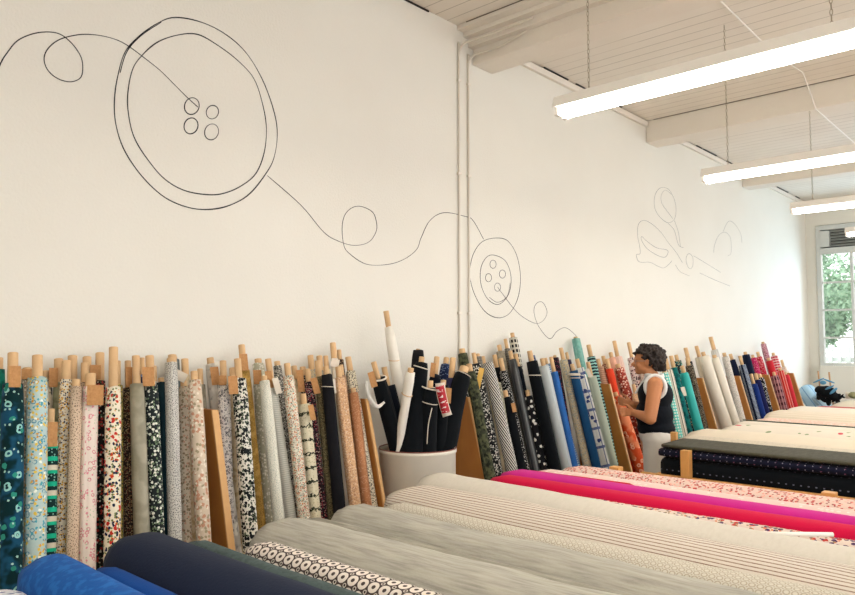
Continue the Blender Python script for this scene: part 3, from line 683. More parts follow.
# --- behind and right of the white bin
B(462, 349, 354, 11, 478, 470, 0, 'moss_camo', 'mossy camouflage bolt end beside the vertical pipes', tube=6)
B(460, 372, 380, 8, 478.5, 470, 1, 'bw_small', 'narrow black and white print bolt along the third divider')
B(469, 364, 372, 11.5, 487, 470, 2, 'moss_camo', 'dark moss bolt emerging below the black cloth of the bin')
B(473.5, 353, 364, 11, 497.5, 472, 1, 'bw_floral', 'black bolt with white flowers left of the diagonal stripes', tube=4.5)
B(477, 354, 357, 9, 498, 472, 0, 'grey_check', 'grey checked bolt end above the black floral one')
B(482.5, 356.5, 366, 8, 503, 470, 0, 'cream_cloth', 'cream bolt behind the yellow card tag', tube=4.5)
B(487.5, 362, 363, 12, 510, 468, 2, 'diag_stripe', 'black and white diagonally striped bolt', [(482, 368, 5, 21, 'y', .45)])
B(494.5, 355, 368, 8, 514, 465, 0, 'black', 'black bolt with leaning tube right of the diagonal stripes', [(491.5, 362, 4, 13)], tube=4.4)
B(496, 378.5, 383, 10, 508, 450, 2, 'olive_marble', 'short olive marbled bolt beside the diagonal stripes', tube=4.2)
B(501.5, 345, 351.5, 9.5, 524, 465, 0, 'taupe', 'taupe grey bolt with patterned collar, tube standing clear', tube=4.4)
B(500.5, 358.5, 371, 9, 526, 466, 1, 'black_dot', 'black bolt with white polka dots', tube=4.8)
B(505, 390.5, 397.5, 11, 520, 466, 2, 'black', 'short plain black bolt with a brown tag in front of the dotted one', [(513, 403, 4, 9)], tube=4.8)
B(506, 339, 349, 5, 526, 465, 0, 'grey_check', 'slim grey bolt next to the tall grid-patterned one', tube=3.6)
B(511, 351, 360, 9.5, 533.5, 467, 1, 'black_satin_stripe', 'shiny black and grey satin striped bolt', tube=4.2)
B(512.5, 333, 338, 9.5, 536, 467, 0, 'grid_squares', 'tall bolt with rows of black squares, highest right of the pipes', tube=4.2)
B(516.5, 354, 367, 9, 538, 467, 1, 'black_navy', 'blue-black bolt between the satin stripe and wide black bolts', tube=4.4)
B(525, 390, 396, 9, 540, 467, 2, 'black_hearts', 'short black bolt with white hearts', tube=4.4)
B(525.5, 351, 361.5, 12.5, 550, 466, 2, 'black', 'wide plain black bolt tied with white string', tube=5.4, ties=((.11, .004, 'w'),))
B(531, 353.5, 356, 8, 553, 466, 0, 'navy_print', 'navy printed bolt end behind the wide black one', tube=3.6)
B(536, 364, 371, 4.5, 560.5, 467, 1, 'tan_edge', 'thin tan selvedge bolt right of the wide black one')
B(542, 358.5, 366, 11, 566.5, 467, 2, 'pale_grey', 'plain pale grey bolt', tube=4.6)
B(546.5, 358, 364, 11, 580, 467, 1, 'blue_waves', 'white bolt with blue wavy lines', tube=3.8)
B(551, 357, 372, 8, 573.5, 467, 2, 'chambray', 'mid-blue chambray bolt with royal blue fold', tube=4)
B(555, 355.5, 358, 8, 575, 467, 0, 'dark_floral_red', 'dark bolt with dusky red flowers behind the royal blue fold', tube=3.6)
B(562, 348, 360, 8.5, 585.5, 467, 1, 'beige_leaf', 'beige and blue leaf bolt left of the navy one', tube=4.1)
B(566.5, 352.5, 360, 7, 589, 467, 0, 'plum_navy', 'plum bolt behind the navy one', tube=3.2)
B(568.5, 364, 371, 9, 592, 467, 2, 'navy_blue', 'plain ink blue bolt with a white ring at its neck', tube=4, ties=((.03, .012, 'w'), (.06, .004, 'w')))
B(577, 359, 368, 10, 605, 467, 2, 'navy_plaid', 'white bolt with navy plaid lines', tube=4.3)
B(578.5, 337, 339, 9, 604, 467, 0, 'aqua', 'tall aqua bolt at the end of the drawn thread', tube=4.2)
B(584, 362, 376, 10.5, 610, 467, 1, 'sage_plain', 'plain pale sage bolt right of the navy plaid', [(587, 369, 4, 9, 'w', -.2)], tube=4)
B(588.5, 345, 357, 9, 614, 467, 0, 'tribal_teal', 'dark bolt with teal zigzag bands left of the fourth divider', tube=4.4)
B(598, 359, 367, 9, None, 450, 0, 'pink_brown_knit', 'dusty brown wrinkled bolt above the fourth divider', tube=4)
B(603, 356, 364, 7, None, 450, 0, 'lattice_brown', 'brown and cream lattice bolt behind the dusty wrinkled one', tube=3.8)
B(609, 359, 369, 8, 636, 470, 1, 'orange_red', 'bright orange-red bolt right of the fourth divider', tube=4.2)
B(612.5, 352.5, 358, 8, 636, 465, 0, 'peach_pink', 'peach pink bolt behind the orange-red one', tube=4)
B(612, 392, 396, 12, 638, 470, 2, 'peach_leaf', 'red bolt with large peach leaves in front of the orange-red one')
B(617, 364, 368, 10, 643, 450, 1, 'red_cream_scarf', 'brick red bolt with cream paisley beside the person', tube=5)
B(616.5, 341, 357, 10, 643, 460, 0, 'pale_pink', 'tall pale pink bolt with a long tube', tube=4)
B(631, 342.5, 358, 10, 656, 460, 0, 'pink_black_floral', 'pink and black floral bolt with tube above the person\'s forehead', tube=3.8)
B(639, 364, 371, 10, 660, 460, 1, 'cream_red_dot', 'cream dotted bolt directly in front of the person\'s face', tube=4)
B(628, 384, 393, 8, 645, 460, 2, 'peach_print', 'short peach bolt at the person\'s hands', tube=3.6)
# --- right of the person
B(665, 356, 370, 8.5, 683, 433, 1, 'cream_line', 'cream bolt with a dark line just behind the person\'s back', tube=4)
B(663, 366, 373, 8, 677.5, 433, 2, 'aqua_gingham', 'aqua and white gingham bolt at the person\'s back', tube=4)
B(671, 356, 368, 7.5, 688.5, 433, 1, 'teal_deep', 'deep teal bolt left of the turquoise one', tube=4)
B(676, 355, 361, 8, 694, 433, 0, 'dark_multi', 'dark multicoloured bolt end above the turquoise one', tube=3.6)
B(682, 366, 373, 9, 700, 433, 2, 'turquoise', 'bright turquoise bolt with a small beige tag', [(682.5, 387, 4, 9, 'w')], tube=4)
B(685.5, 348, 362, 7, 703, 433, 0, 'black_print', 'black printed bolt with a leaning tube above the turquoise one', tube=4)
B(687, 358, 366, 8, 705, 432, 1, 'brown_speck', 'dark brown speckled bolt left of the fifth divider', tube=3.6)
B(697, 346, 357, 10, 722, 430, 0, 'ivory', 'ivory bolt with leaning tube right of the fifth divider', tube=3.8)
B(702, 352, 356, 11, 728, 428, 1, 'ivory_light', 'wide off-white bolt beside the ivory one', tube=4)
B(710.5, 337, 350, 8, 735.5, 424, 0, 'grey_white', 'tall grey-white bolt whose tube stands highest right of the person', tube=4)
B(714, 355, 358, 8, 735, 424, 2, 'ivory_light', 'off-white bolt in front of the tall grey-white one', tube=4)
B(719, 379, 388, 5, 731, 424, 2, 'ivory', 'short slim ivory bolt with a low tube', tube=3.6)
B(724, 353, 357, 7, 741.5, 423, 1, 'grey_white_print', 'grey and white printed bolt left of the sixth divider', tube=3.6)
B(731, 354, 360, 7, 751, 420, 0, 'navy_dark', 'dark navy bolt rising behind the sixth divider', tube=3.4)
B(739, 356, 365, 8, 757, 420, 1, 'navy_ladder', 'navy bolt with a white ladder stripe', tube=3.4)
B(745, 352, 355, 8, 762, 420, 0, 'navy_dark', 'plain dark navy bolt, topmost between the sixth and seventh dividers', tube=3.4)
B(751, 374, 384, 7, 763.5, 420, 2, 'royal_navy', 'royal blue bolt with a low tube', tube=3.2)
B(755.5, 373.5, 380, 6.5, 768, 419, 2, 'purple_navy', 'indigo bolt right of the royal blue one', tube=3.2)
B(752.5, 355, 358, 6, 770, 417, 0, 'magenta', 'magenta bolt end behind the navy ones', tube=3)
B(759.5, 374, 378, 7, 770, 418, 2, 'black_letters', 'black bolt with white lettering-like marks beside the seventh divider', tube=3.2)
B(757.5, 352, 357, 6, 776, 417, 0, 'crimson_print', 'crimson printed bolt left of the tallest pink one', tube=3.2)
B(763, 342, 344, 5.5, 781, 417, 0, 'pink_plaid', 'tall pink and maroon plaid bolt, highest of the reds', tube=3)
B(768, 358, 361, 7, 785, 416, 1, 'red', 'plain red bolt right of the tallest pink one', tube=3)
B(773, 353, 356, 7, 790, 416, 0, 'red_check', 'red checked bolt end behind the plain reds', tube=3)
B(773.5, 372, 376, 8, 785, 416, 2, 'dark_plaid', 'maroon plaid bolt right of the seventh divider', tube=3)
B(779.5, 368, 371, 7, 790.5, 416, 2, 'red_stripe', 'red bolt with pale stripes right of the maroon plaid', tube=3)
B(781.5, 360, 367, 5.5, 797, 414, 0, 'cream_red_dot', 'cream bolt end with red dots near the last divider', tube=2.6)
B(785, 372, 375, 6.5, 796.5, 415, 2, 'red', 'plain red bolt second from the last divider', tube=3)
B(787, 371, 374, 5, 799, 413, 0, 'maroon', 'maroon bolt against the last divider', tube=2.6)

relax_and_build()

# ------------------------------------------------------------------ wooden dividers between the bays
ORD = ['first', 'second', 'third', 'fourth', 'fifth', 'sixth', 'seventh', 'last']
for n, (tx, ty) in enumerate(((214, 410), (367, 399), (464, 426), (610, 384), (703, 378), (740, 376), (769, 374.6), (793.5, 373), (216.5, 410))):
    A = aty(tx, ty, 3.27); z1 = A.z if n != 2 else 1.28; ye = 3.27+(A.z-z1)*.265*(-1 if n == 2 else 0); sl = .265
    if n == 2: A.x = aty(464, 426, 3.27-.265*(A.z-1.28)).x; ye = 3.27
    for dx, part in ((0, 0),):
        e = empty('bay_divider', (A.x, WY-.03, 0), ['slanted wooden panel before the grey brushstroke bolt, first divider from the left', 'slanted wooden panel between the rust bolt and the white bin', 'slanted wooden panel touching the right side of the white bin', 'slanted wooden panel left of the orange-red bolts', 'slanted wooden panel right of the turquoise bolts', 'slanted wooden panel between the off-white and the navy bolts', 'slanted wooden panel between the navy and the red bolts', 'last slanted wooden panel, beyond the red bolts', 'thin second wooden panel close behind the first one from the left'][n], 'divider', 'wooden bay dividers')
        b0, t0 = ye-sl*z1*-1 if False else ye, 0
        yb = ye-sl*z1   # y at the floor
        yb = max(yb, 2.9)
        def slab(x0, x1, d0, d1):
            bm = bmesh.new(); pr = [(WY-.01, 0), (WY-.01, z1), (ye+d0, z1), (yb+d1, 0)] if d0 >= 0 else None
            ox = A.x; oy = WY-.03
            V = [[bm.verts.new((x, y-oy, z)) for y, z in pr] for x in (x0, x1)]
            for k in range(4): bm.faces.new((V[0][k], V[0][(k+1) % 4], V[1][(k+1) % 4], V[1][k]))
            bm.faces.new(V[0]); bm.faces.new(V[1][::-1]); return bm
        link('panel', slab(-.009, .009, .012, .012), M_div, e, smooth=False)
        bm = bmesh.new(); oy = WY-.03
        pr = [(ye+.0115, z1), (ye, z1), (yb, 0), (yb+.0115, 0)]
        V = [[bm.verts.new((x, y-oy, z)) for y, z in pr] for x in (-.011, .011)]
        for k in range(4): bm.faces.new((V[0][k], V[0][(k+1) % 4], V[1][(k+1) % 4], V[1][k]))
        bm.faces.new(V[0]); bm.faces.new(V[1][::-1])
        o = link('edge_strip', bm, M_edge, e, smooth=False); o['label'] = 'pale front edge of the panel'

# ------------------------------------------------------------------ white bin and the bolts standing in it
bc = aty(417.5, 447, 3.17); bz = 1.0; BR = .243
e = empty('fabric_bin', (bc.x, bc.y, 0), 'tall round white bin packed with black and white fabric bolts', 'bin')
bm = bmesh.new(); prof = [(.0, .004), (BR-.03, .004), (BR-.012, .02), (BR, .3), (BR, bz-.03), (BR+.006, bz-.02), (BR+.006, bz), (BR-.008, bz), (BR-.01, bz-.02), (BR-.012, .03), (0, .03)]
seg = 48; rings = []
for r_, z_ in prof: rings.append([bm.verts.new((r_*math.cos(2*PI*k/seg), r_*math.sin(2*PI*k/seg), z_)) for k in range(seg)] if r_ else [bm.verts.new((0, 0, z_))])
for A, B_ in zip(rings, rings[1:]):
    for k in range(seg):
        if len(A) == 1: bm.faces.new((A[0], B_[(k+1) % seg], B_[k]))
        elif len(B_) == 1: bm.faces.new((A[k], A[(k+1) % seg], B_[0]))
        else: bm.faces.new((A[k], A[(k+1) % seg], B_[(k+1) % seg], B_[k]))
link('bin_body', bm, solid('bin_white', 'd9d3c4', .45, mottle=.12, mscale=5), e)
bm = tubeline(bmesh.new(), [((BR+.002)*math.cos(a), (BR+.002)*math.sin(a), bz+.003) for a in [2*PI*i/48 for i in range(48)]], .004, 6, closed=True)
link('rim_binding', bm, solid('rim_red_brown', '7a4236', .6), e)['label'] = 'thin red-brown rim'
LAST = [None]
GB = 'fabric bolts standing in the white bin'
def Q(xt, y0, y1, w, xb, Yt, Yb, key, label, tags=(), wb=None, tube=5.5, loose=.15, ties=()):
    Tp = aty(xt, y0, Yt); Bp = aty(xb, 446, Yb); dp = depth(Tp); d = (Bp-Tp).normalized(); t = 0
    cen = Vector((bc.x, bc.y, 0)); rb = (wb or w)*.5*dp/F; last = Bp
    while True:
        P = Bp+d*t
        if P.z < .06 or (P.z < bz and math.hypot(P.x-cen.x, P.y-cen.y) > BR-.02-rb*.95 and t > .08): break
        last = P; t += .01
        if t > 1.5: break
    LAST[0] = bolt_between(Tp, last, w*.5*dp/F, (y1-y0)*dp/F, key, label, tags, rbot=rb, group=GB, tube_r=tube*.5*dp/F, loose=loose, ties=ties)
Q(373.5, 362, 379, 15, 397, 3.24, 3.18, 'black', 'black bolt at the left of the bin with a pale band draped round it', [(370.5, 372, 6.5, 16)], 19, ties=((.0, .006, 'w'),))
BAND = LAST[0]
Q(384, 367, 386, 15, 400, 3.34, 3.25, 'black_navy', 'black bolt behind the pale-banded one in the bin', wb=20)
Q(386, 311, 327, 9.5, 408, 3.38, 3.27, 'cotton_white', 'tallest white bolt rising high out of the bin', wb=17, tube=5.5, ties=((.22, .003, 'k'),))
Q(411, 368, 372, 10, 399, 3.06, 3.15, 'cotton_white', 'slim white bolt slanting left across the black cloth in the bin', wb=6, tube=6, ties=((.14, .003, 'k'),))
Q(422, 357, 363, 13, 411, 3.15, 3.12, 'black', 'black bolt with white trim right of the slanting white bolt', wb=27, ties=((.03, .004, 'w'),))
Q(430.5, 380.5, 388, 15, 427, 3.06, 3.06, 'black', 'short black bolt with a white selvedge spiral at the bin front', wb=26, ties=((.0, .005, 'w'), (.09, .003, 'w')))
SHORT = LAST[0]
Q(418, 349, 350.5, 11, 415, 3.36, 3.3, 'charcoal', 'charcoal roll end at the back of the bin', wb=20, tube=4)
Q(437, 357, 376, 10, 427, 3.33, 3.25, 'black_navy', 'blue-black bolt at the bin back with a tall tube', [(433.5, 363, 5, 14)], 20)
Q(446.5, 358, 366, 10, 436, 3.34, 3.22, 'navy_print', 'navy bolt at the back right of the bin', wb=16)
Q(453, 358, 379, 10, 446, 3.2, 3.14, 'plum_navy', 'dark blue bolt with a broad kraft tube in the bin', wb=18, tube=6)
Q(443.5, 380, 385, 11, 439, 3.10, 3.08, 'black', 'black bolt wrapped with a red and white label band', [(448.5, 388, 6.5, 15)], 22)
LAB = LAST[0]
Q(464.5, 367, 375, 16, 445, 3.12, 3.08, 'black', 'big black bolt leaning out at the right of the bin', wb=22, tube=9, ties=((.0, .003, 'w'),))
def ribbon_px(name, pts, y, w, m, label, par, k=6, th=.002, taper=True):
    bm = bmesh.new(); q = spline([aty(px, py, y) for px, py in pts], k); L = []
    for i, p in enumerate(q):
        t = (q[min(i+1, len(q)-1)]-q[max(i-1, 0)]).normalized(); v = (p-EYE).normalized(); n = t.cross(v).normalized()
        ww = w*((math.sin(PI*min(max(i/(len(q)-1), .08), .92)))**.5 if taper else 1)
        L.append([bm.verts.new(p+n*ww), bm.verts.new(p-n*ww), bm.verts.new(p-n*ww+v*th), bm.verts.new(p+n*ww+v*th)])
    for A, B_ in zip(L, L[1:]):
        for j in range(4): bm.faces.new((A[j], A[(j+1) % 4], B_[(j+1) % 4], B_[j]))
    bm.faces.new(L[0]); bm.faces.new(L[-1][::-1]); bpy.context.view_layer.update()
    o = link(name, bm, m, par); o.matrix_parent_inverse = par.matrix_world.inverted(); o['label'] = label; return o
def labelmat():
    s = NT('label_red_white'); g = s.n('ShaderNodeTexCoord').outputs['Object']; sp = s.n('ShaderNodeSeparateXYZ'); s.l(g, sp.inputs[0])
    mp = s.n('ShaderNodeMapping'); mp.inputs['Scale'].default_value = (70, 70, 90); s.l(g, mp.inputs[0]); n = s.n('ShaderNodeTexNoise'); n.inputs['Scale'].default_value = 1; n.inputs['Detail'].default_value = 1; s.l(mp.outputs[0], n.inputs['Vector'])
    f = s.math('MULTIPLY', s.math('GREATER_THAN', n.outputs[0], .56), s.math('LESS_THAN', s.math('FRACT', s.math('DIVIDE', sp.outputs[2], .034)), .5))
    s.l(s.mix(f, srgb('b8202f'), srgb('ece2dc')), s.b.inputs['Base Color']); s.b.inputs['Roughness'].default_value = .6; return s.m
ribbon_px('cotton_band', [(366.5, 382), (367.5, 393), (372, 402), (378, 406.5), (384.5, 402)], 3.115, .014, solid('band_cotton', 'd6d2c8', .9), 'pale cotton band draped in a loop', BAND)
ribbon_px('label_band', [(439.5, 386), (441.5, 394), (443.5, 403), (446, 413)], 2.965, .026, labelmat(), 'red label band with white printing', LAB, taper=False)
ribbon_px('label_backing', [(440, 383), (441.5, 394), (444, 405), (447.5, 416)], 2.968, .030, M_tagw, 'white border of the label band', LAB, taper=False)
ribbon_px('selvedge_edge', [(432, 408), (428.5, 424), (427, 444)], 2.95, .0025, M_tagw, 'white selvedge edge', SHORT, taper=False)

# ------------------------------------------------------------------ display tables
def table(X0, X1, y0, y1, zt, posts, label, rail=False):
    cx, cy = (X0+X1)/2, (y0+y1)/2; e = empty('display_table', (cx, cy, 0), label, 'table', 'fabric display tables')
    hx, hy = (X1-X0)/2, (y1-y0)/2
    link('tabletop', bx(-hx, -hy, zt-.035, hx, hy, zt, bev=.004), M_tab, e, smooth=False)
    bm = bmesh.new()
    box(bm, -hx+.02, -hy+.02, zt-.16, hx-.02, -hy+.045, zt-.035); box(bm, -hx+.02, hy-.045, zt-.16, hx-.02, hy-.02, zt-.035); box(bm, -hx+.02, -hy+.02, zt-.16, -hx+.045, hy-.02, zt-.035); box(bm, hx-.045, -hy+.02, zt-.16, hx-.02, hy-.02, zt-.035)
    link('apron', bm, M_tab, e, smooth=False)
    for sx in (-1, 1):
        for sy in (-1, 1):
            link('leg', bx(sx*(hx-.06)-.035, sy*(hy-.06)-.035, 0, sx*(hx-.06)+.035, sy*(hy-.06)+.035, zt-.035, bev=.004), M_tab, e, smooth=False)
    for (px, py, w, zb, ztp) in posts:
        link('upright_post', bx(px-cx-w/2, py-cy-w/2, zb, px-cx+w/2, py-cy+w/2, ztp, bev=.003), wood('post_wood', 'd9a15c', 'c48b48', (10, 10, 2)), e, smooth=False)
    if rail:
        link('edge_rail', bx(-hx-.012, -hy, zt, -hx+.02, hy, zt+.035, bev=.003), wood('rail_wood', 'dca25a', 'c98e48', (5, 1, 5)), e, smooth=False)
    return e
t1p = [aty(617, 467, 2.10), aty(829, 493.5, .96)]
table(.42, 4.0, -.35, 2.30, .77, [(3.965, 2.10, .06, .60, .93), (3.965, .96, .06, .60, .935)], 'long front wooden table loaded with blue, grey, cream and pink rolls')
P2 = atx(687, 450, 4.50)
table(4.50, 6.72, -.35, 2.20, .785, [(4.485, P2.y, .055, .70, P2.z), (aty(674.5, 434, 2.17).x, 2.172, .04, .6, aty(674.5, 432, 2.17).z)], 'wooden table with an edge rail holding black and cream cloth', rail=True)
table(6.95, 9.0, -.35, 2.35, .78, [], 'far table piled with pale pink and cream cloth')
table(9.2, 11.4, -.35, 2.45, .78, [], 'farthest table with cloth below the window wall')

def cloth(x0, x1, zt, zb, yend, ynear, mt, label, slant=0, core=None, group='cloth rolls lying on the tables', sq=2.2, wr=.006, seed=0, spiral=True, vscale=1.0, name='cloth_roll', sag=0, xw=0):
    """a roll or flat fold of cloth lying along Y; cross-section in X-Z"""
    cx, a, b = (x0+x1)/2, (x1-x0)/2, (zt-zb)/2; L = yend-ynear; seg = 28; rings = max(14, int(L/.07))
    e = empty(name, (cx, (yend+ynear)/2, zb), label, 'cloth roll', group)
    bm = bmesh.new(); uvl = bm.loops.layers.uv.new('UVMap'); rows = []; per = PI*(a+b)
    for i in range(rings):
        t = i/(rings-1); y = L/2 - t*L; en = 1
        k0 = min(t*L/.035, 1); 
        if k0 < 1: en = .80+.20*math.sqrt(max(0, 1-(1-k0)**2))
        k1 = min((1-t)*L/.035, 1)
        if k1 < 1: en = .80+.20*math.sqrt(max(0, 1-(1-k1)**2))
        if b < .07: en = 1-(1-en)*.25
        row = []
        for k in range(seg+1):
            an = 2*PI*k/seg - PI/2; c, s = math.cos(an), math.sin(an)
            px = a*math.copysign(abs(c)**(2/sq), c); pz = b*math.copysign(abs(s)**(2/sq), s)
            kk = k % seg; n = noise.noise(Vector((math.cos(an)*1.5+seed*3.1, math.sin(an)*1.5, y*1.3)))*1.0+.45*noise.noise(Vector((math.cos(an)*5+seed, math.sin(an)*5, y*6)))
            w = wr*n; 
            x = px*en+w*c+slant*t+xw*math.sin(t*5+seed); z = b+pz*en+(w*s if s > -.2 else 0)-sag*math.sin(PI*t)*(.5+.5*s)
            z = max(z, .0008)
            row.append((bm.verts.new((x, y, z)), k/seg*per, t*L*vscale))
        rows.append(row)
    for i in range(rings-1):
        for k in range(seg):
            q = (rows[i][k], rows[i][k+1], rows[i+1][k+1], rows[i+1][k]); f = bm.faces.new([v[0] for v in q])
            for lp, v in zip(f.loops, q): lp[uvl].uv = (v[1], v[2])
    for row in (rows[0], rows[-1]):
        f = bm.faces.new([v[0] for v in row[:-1]])
        for lp in f.loops: lp[uvl].uv = (lp.vert.co.x, lp.vert.co.z)
    bmesh.ops.remove_doubles(bm, verts=bm.verts, dist=1e-6)
    link('rolled_cloth', bm, mt, e)
    if core:
        r, out = core; bm = tubeline(bmesh.new(), [(0, L/2-.15, b), (0, L/2+out, b)], r, 16)
        link('cardboard_core', bm, M_kraft, e)
    return e
def fm(k, base, *layers, **kw): return fabric(k, base, layers, **kw)
N = .0
cloth(0.62, 0.85, 0.925, .772, 2.5, -.2, fm('t_white_blue', 'd9dae0', ('seg', '3c4f8a', 30, .24, 1.8), ('noise', 'aab4cc', 30, .62)), 'white roll with blue brush marks in the bottom left corner', seed=1, core=(.02, .01))
cloth(0.84, 1.02, 0.975, .772, 2.57, -.2, fm('t_blue', '17549f', ('noise', '1f64b0', 30, .55)), 'bright blue fleece roll nearest the bottom left corner', seed=2, core=(.02, .01), wr=.008)
cloth(1.0, 1.07, .89, .772, 2.44, -.2, fm('t_blue2', '2465ae', ('noise', '2f74bb', 30, .55)), 'narrow lighter blue fold between the two blue rolls', seed=3, core=(.015, .01))
cloth(1.03, 1.15, 0.915, .772, 2.48, -.2, fm('t_royal', '10458f'), 'royal blue roll beside the large navy one', seed=4, core=(.02, .01))
cloth(1.13, 1.39, 0.975, .772, 2.62, -.2, fm('t_navy', '1c2438'), 'large navy roll, darkest in the foreground', seed=5, core=(.022, .01), wr=.006)
cloth(1.37, 1.49, 0.935, .772, 2.5, -.2, fm('t_slate', '4c5a5a', ('noise', '445150', 40, .5)), 'slate grey roll right of the large navy one', seed=6, core=(.02, .01))
cloth(1.48, 1.62, 0.95, .772, 2.26, -.2, fm('t_geo', '4d4240', ('lat', 'e3dad0', .046, .16, .44, 0), ('lat', 'cfc5ba', .046, .0, .16, .5), ('lat', '3f3634', .046, .0, .09, .5)), 'dark and white geometric print roll with its cardboard core showing', seed=7, core=(.03, .06), wr=.002)
M_lin = lambda k, c, c2: fm(k, c, ('str', c2, 110, 7, .9, .22), ('str', 'c3bfb0', 45, 5, .4, .22))
cloth(1.62, 1.93, 0.975, .772, 2.44, -.2, M_lin('t_linen', 'a8a59b', '8b887e'), 'widest grey linen roll beside the geometric print', seed=8, core=(.025, .01), wr=.018, sq=2.0)
cloth(1.91, 2.03, 0.925, .772, 2.5, -.2, M_lin('t_linen2', '8f8c80', '7b786c'), 'darker sage linen roll sunk between two grey linens', seed=9, core=(.02, .01), wr=.008)
cloth(2.0, 2.27, 0.955, .772, 2.43, -.2, M_lin('t_linen3', 'a9a69c', '8d8a80'), 'grey linen roll beside the white lace cloth', seed=10, core=(.025, .01), wr=.02, sq=2.0)
cloth(2.25, 2.43, 0.945, .772, 2.37, -.2, fm('t_lace', 'cdc8bb', ('lat', 'aca392', .024, .28, .46, 0), ('lat', 'b0a797', .024, .0, .14, .5)), 'white lace-dotted roll between grey linen and brown stripes', seed=11, core=(.02, .01), wr=.006)
cloth(2.41, 2.79, 0.965, .772, 2.52, -.2, fm('t_stripe', 'd3cabd', ('v', '84695c', .019, .30), ('str', 'c4b9aa', 20, 90, .4)), 'cream roll with fine brown lengthwise stripes', seed=12, core=(.02, .01), sq=2.6, wr=.008, slant=-.12)
cloth(2.77, 3.05, .975, .772, 2.64, -.2, fm('t_cream', 'd3cdc1', ('str', 'c7c0b3', 30, 60, .5)), 'plump plain cream roll in the middle of the front table', seed=13, core=(.025, .01), wr=.010, slant=-.24)
cloth(3.02, 3.17, 0.925, .772, 2.2, -.2, fm('t_navyred_floral', 'dac8bc', ('spot', 'b83a30', 38, .38, .34), ('spot', '51355e', 44, .38, .4), ('spot', 'd07e58', 54, .3, .3), ('spot', '8a7a60', 60, .3, .3)), 'cream floral roll with red and purple flowers below the pink cloth', seed=14, core=(.02, .01), slant=-.03)
cloth(3.15, 3.31, 0.945, .772, 2.44, -.2, fm('t_hotred', 'c3113f'), 'hot crimson pink roll on the front table', seed=15, core=(.02, .01), sq=3, wr=.003)
cloth(3.26, 3.43, 0.958, 0.775, 2.45, -.2, fm('t_magenta', 'bf2684'), 'magenta roll lying beside the crimson pink one', seed=16, sq=3.2, wr=.004)
cloth(3.4, 3.48, 0.945, .772, 2.42, 1.7, fm('t_red', 'bb2a34'), 'short red fold end between magenta and pale pink cloth', seed=17, sq=2.6)
cloth(3.44, 3.66, 0.94, .772, 2.38, -.2, fm('t_palepink', 'e8c9c0', ('spot', 'efdad2', 40, .3, .4)), 'pale pink roll beside the magenta fold', seed=18, core=(.02, .01), wr=.006)
cloth(3.65, 3.92, 0.94, .772, 2.32, -.2, fm('t_rose_floral', 'dcc2b5', ('spot', 'b8504e', 62, .4, .4), ('spot', '935a58', 70, .34, .3), ('spot', 'e8a898', 60, .34, .35)), 'rose-pink floral roll at the far edge of the front table', seed=19, core=(.02, .01), wr=.006)
# white stick lying on the floral roll
A = atz(758, 533.5, .962); B2 = atz(833, 534.5, .962)
tag(link('cardboard_stick', tubeline(bmesh.new(), [A, B2], .008, 8), M_white), 'thin white stick lying on the floral cloth at the right', 'stick')
# second table
cloth(4.54, 4.90, 0.92, .787, 2.09, -.2, fm('t_black1', '0d1116', ('dash', '666878', .12, .05, .04, .25)), 'black cloth roll lowest along the rail of the second table', seed=21, sq=4.5, wr=.003, core=(.02, .01))
cloth(4.53, 4.92, 0.98, 0.921, 2.1, -.2, fm('t_black2', '15172a', ('dash', 'a69fb2', .05, .30, .04, .12), ('dash', '7a4662', .05, .2, .12, .08)), 'navy-black fold with pale dashes lying above the black roll', seed=22, sq=4, wr=.003)
cloth(4.53, 4.95, 1.012, 0.981, 2.08, -.2, fm('t_moss', '4d4b3e', ('noise', '454336', 40, .5)), 'dark olive grey fold topping the black pile', seed=23, sq=4, wr=.004)
cloth(4.94, 5.36, 1.0, .787, 2.2, -.2, fm('t_beige1', 'cbc0ae', ('noise', 'bfb4a2', 50, .55)), 'plain beige roll next to the black pile', seed=24, wr=.006, core=(.02, .01))
cloth(5.33, 5.90, 1.0, .787, 2.3, -.2, fm('t_cream2', 'ddd1bd'), 'wide cream roll in the middle of the second table', seed=25, wr=.007, core=(.02, .01))
cloth(5.87, 6.55, 0.99, .787, 2.25, -.2, fm('t_cream3', 'ddd3c3', ('spot', 'c4404c', 5, .13, .5), ('spot', '8a9a74', 9, .14, .4)), 'cream roll with small red roses and green sprigs', seed=26, wr=.005, core=(.02, .01))
cloth(6.60, 6.93, .97, .787, 2.36, -.2, fm('t_cream4', 'ded5c6'), 'plain ivory roll at the far edge of the second table', seed=27, wr=.005, core=(.02, .01))
# third and fourth tables
cloth(6.96, 7.5, .96, .782, 2.35, -.2, fm('t_pinkedge', 'dab9a6', ('spot', 'e6cfc2', 40, .4, .4)), 'salmon pink roll with a dark green edge on the third table', seed=28, sq=3, wr=.003, core=(.02, .01))
tag(link('green_board', bx(6.94, -.2, .955, 6.975, 2.38, .964), solid('dark_green_board', '37402c', .7), smooth=False), 'thin dark green board lying along the salmon pink cloth', 'board')
cloth(7.48, 8.2, .995, .782, 2.4, -.2, fm('t_cream5', 'ded2bf', ('v', 'd2c4ae', .05, .3)), 'sand coloured roll on the third table', seed=29, wr=.006, core=(.02, .01))
cloth(8.18, 8.98, .985, .782, 2.42, -.2, fm('t_cream6', 'e0d6c6'), 'pale cream roll at the far side of the third table', seed=30, wr=.006, core=(.02, .01))
cloth(9.22, 9.9, .925, .782, 2.45, -.2, fm('t_red7', 'b0473f'), 'brick red roll on the farthest table', seed=31, wr=.006, core=(.02, .01))
cloth(9.9, 11.38, .93, .782, 2.4, -.2, fm('t_sand8', 'cdbfa8'), 'sand coloured cloth behind the brick red roll', seed=32, wr=.006, core=(.02, .01))

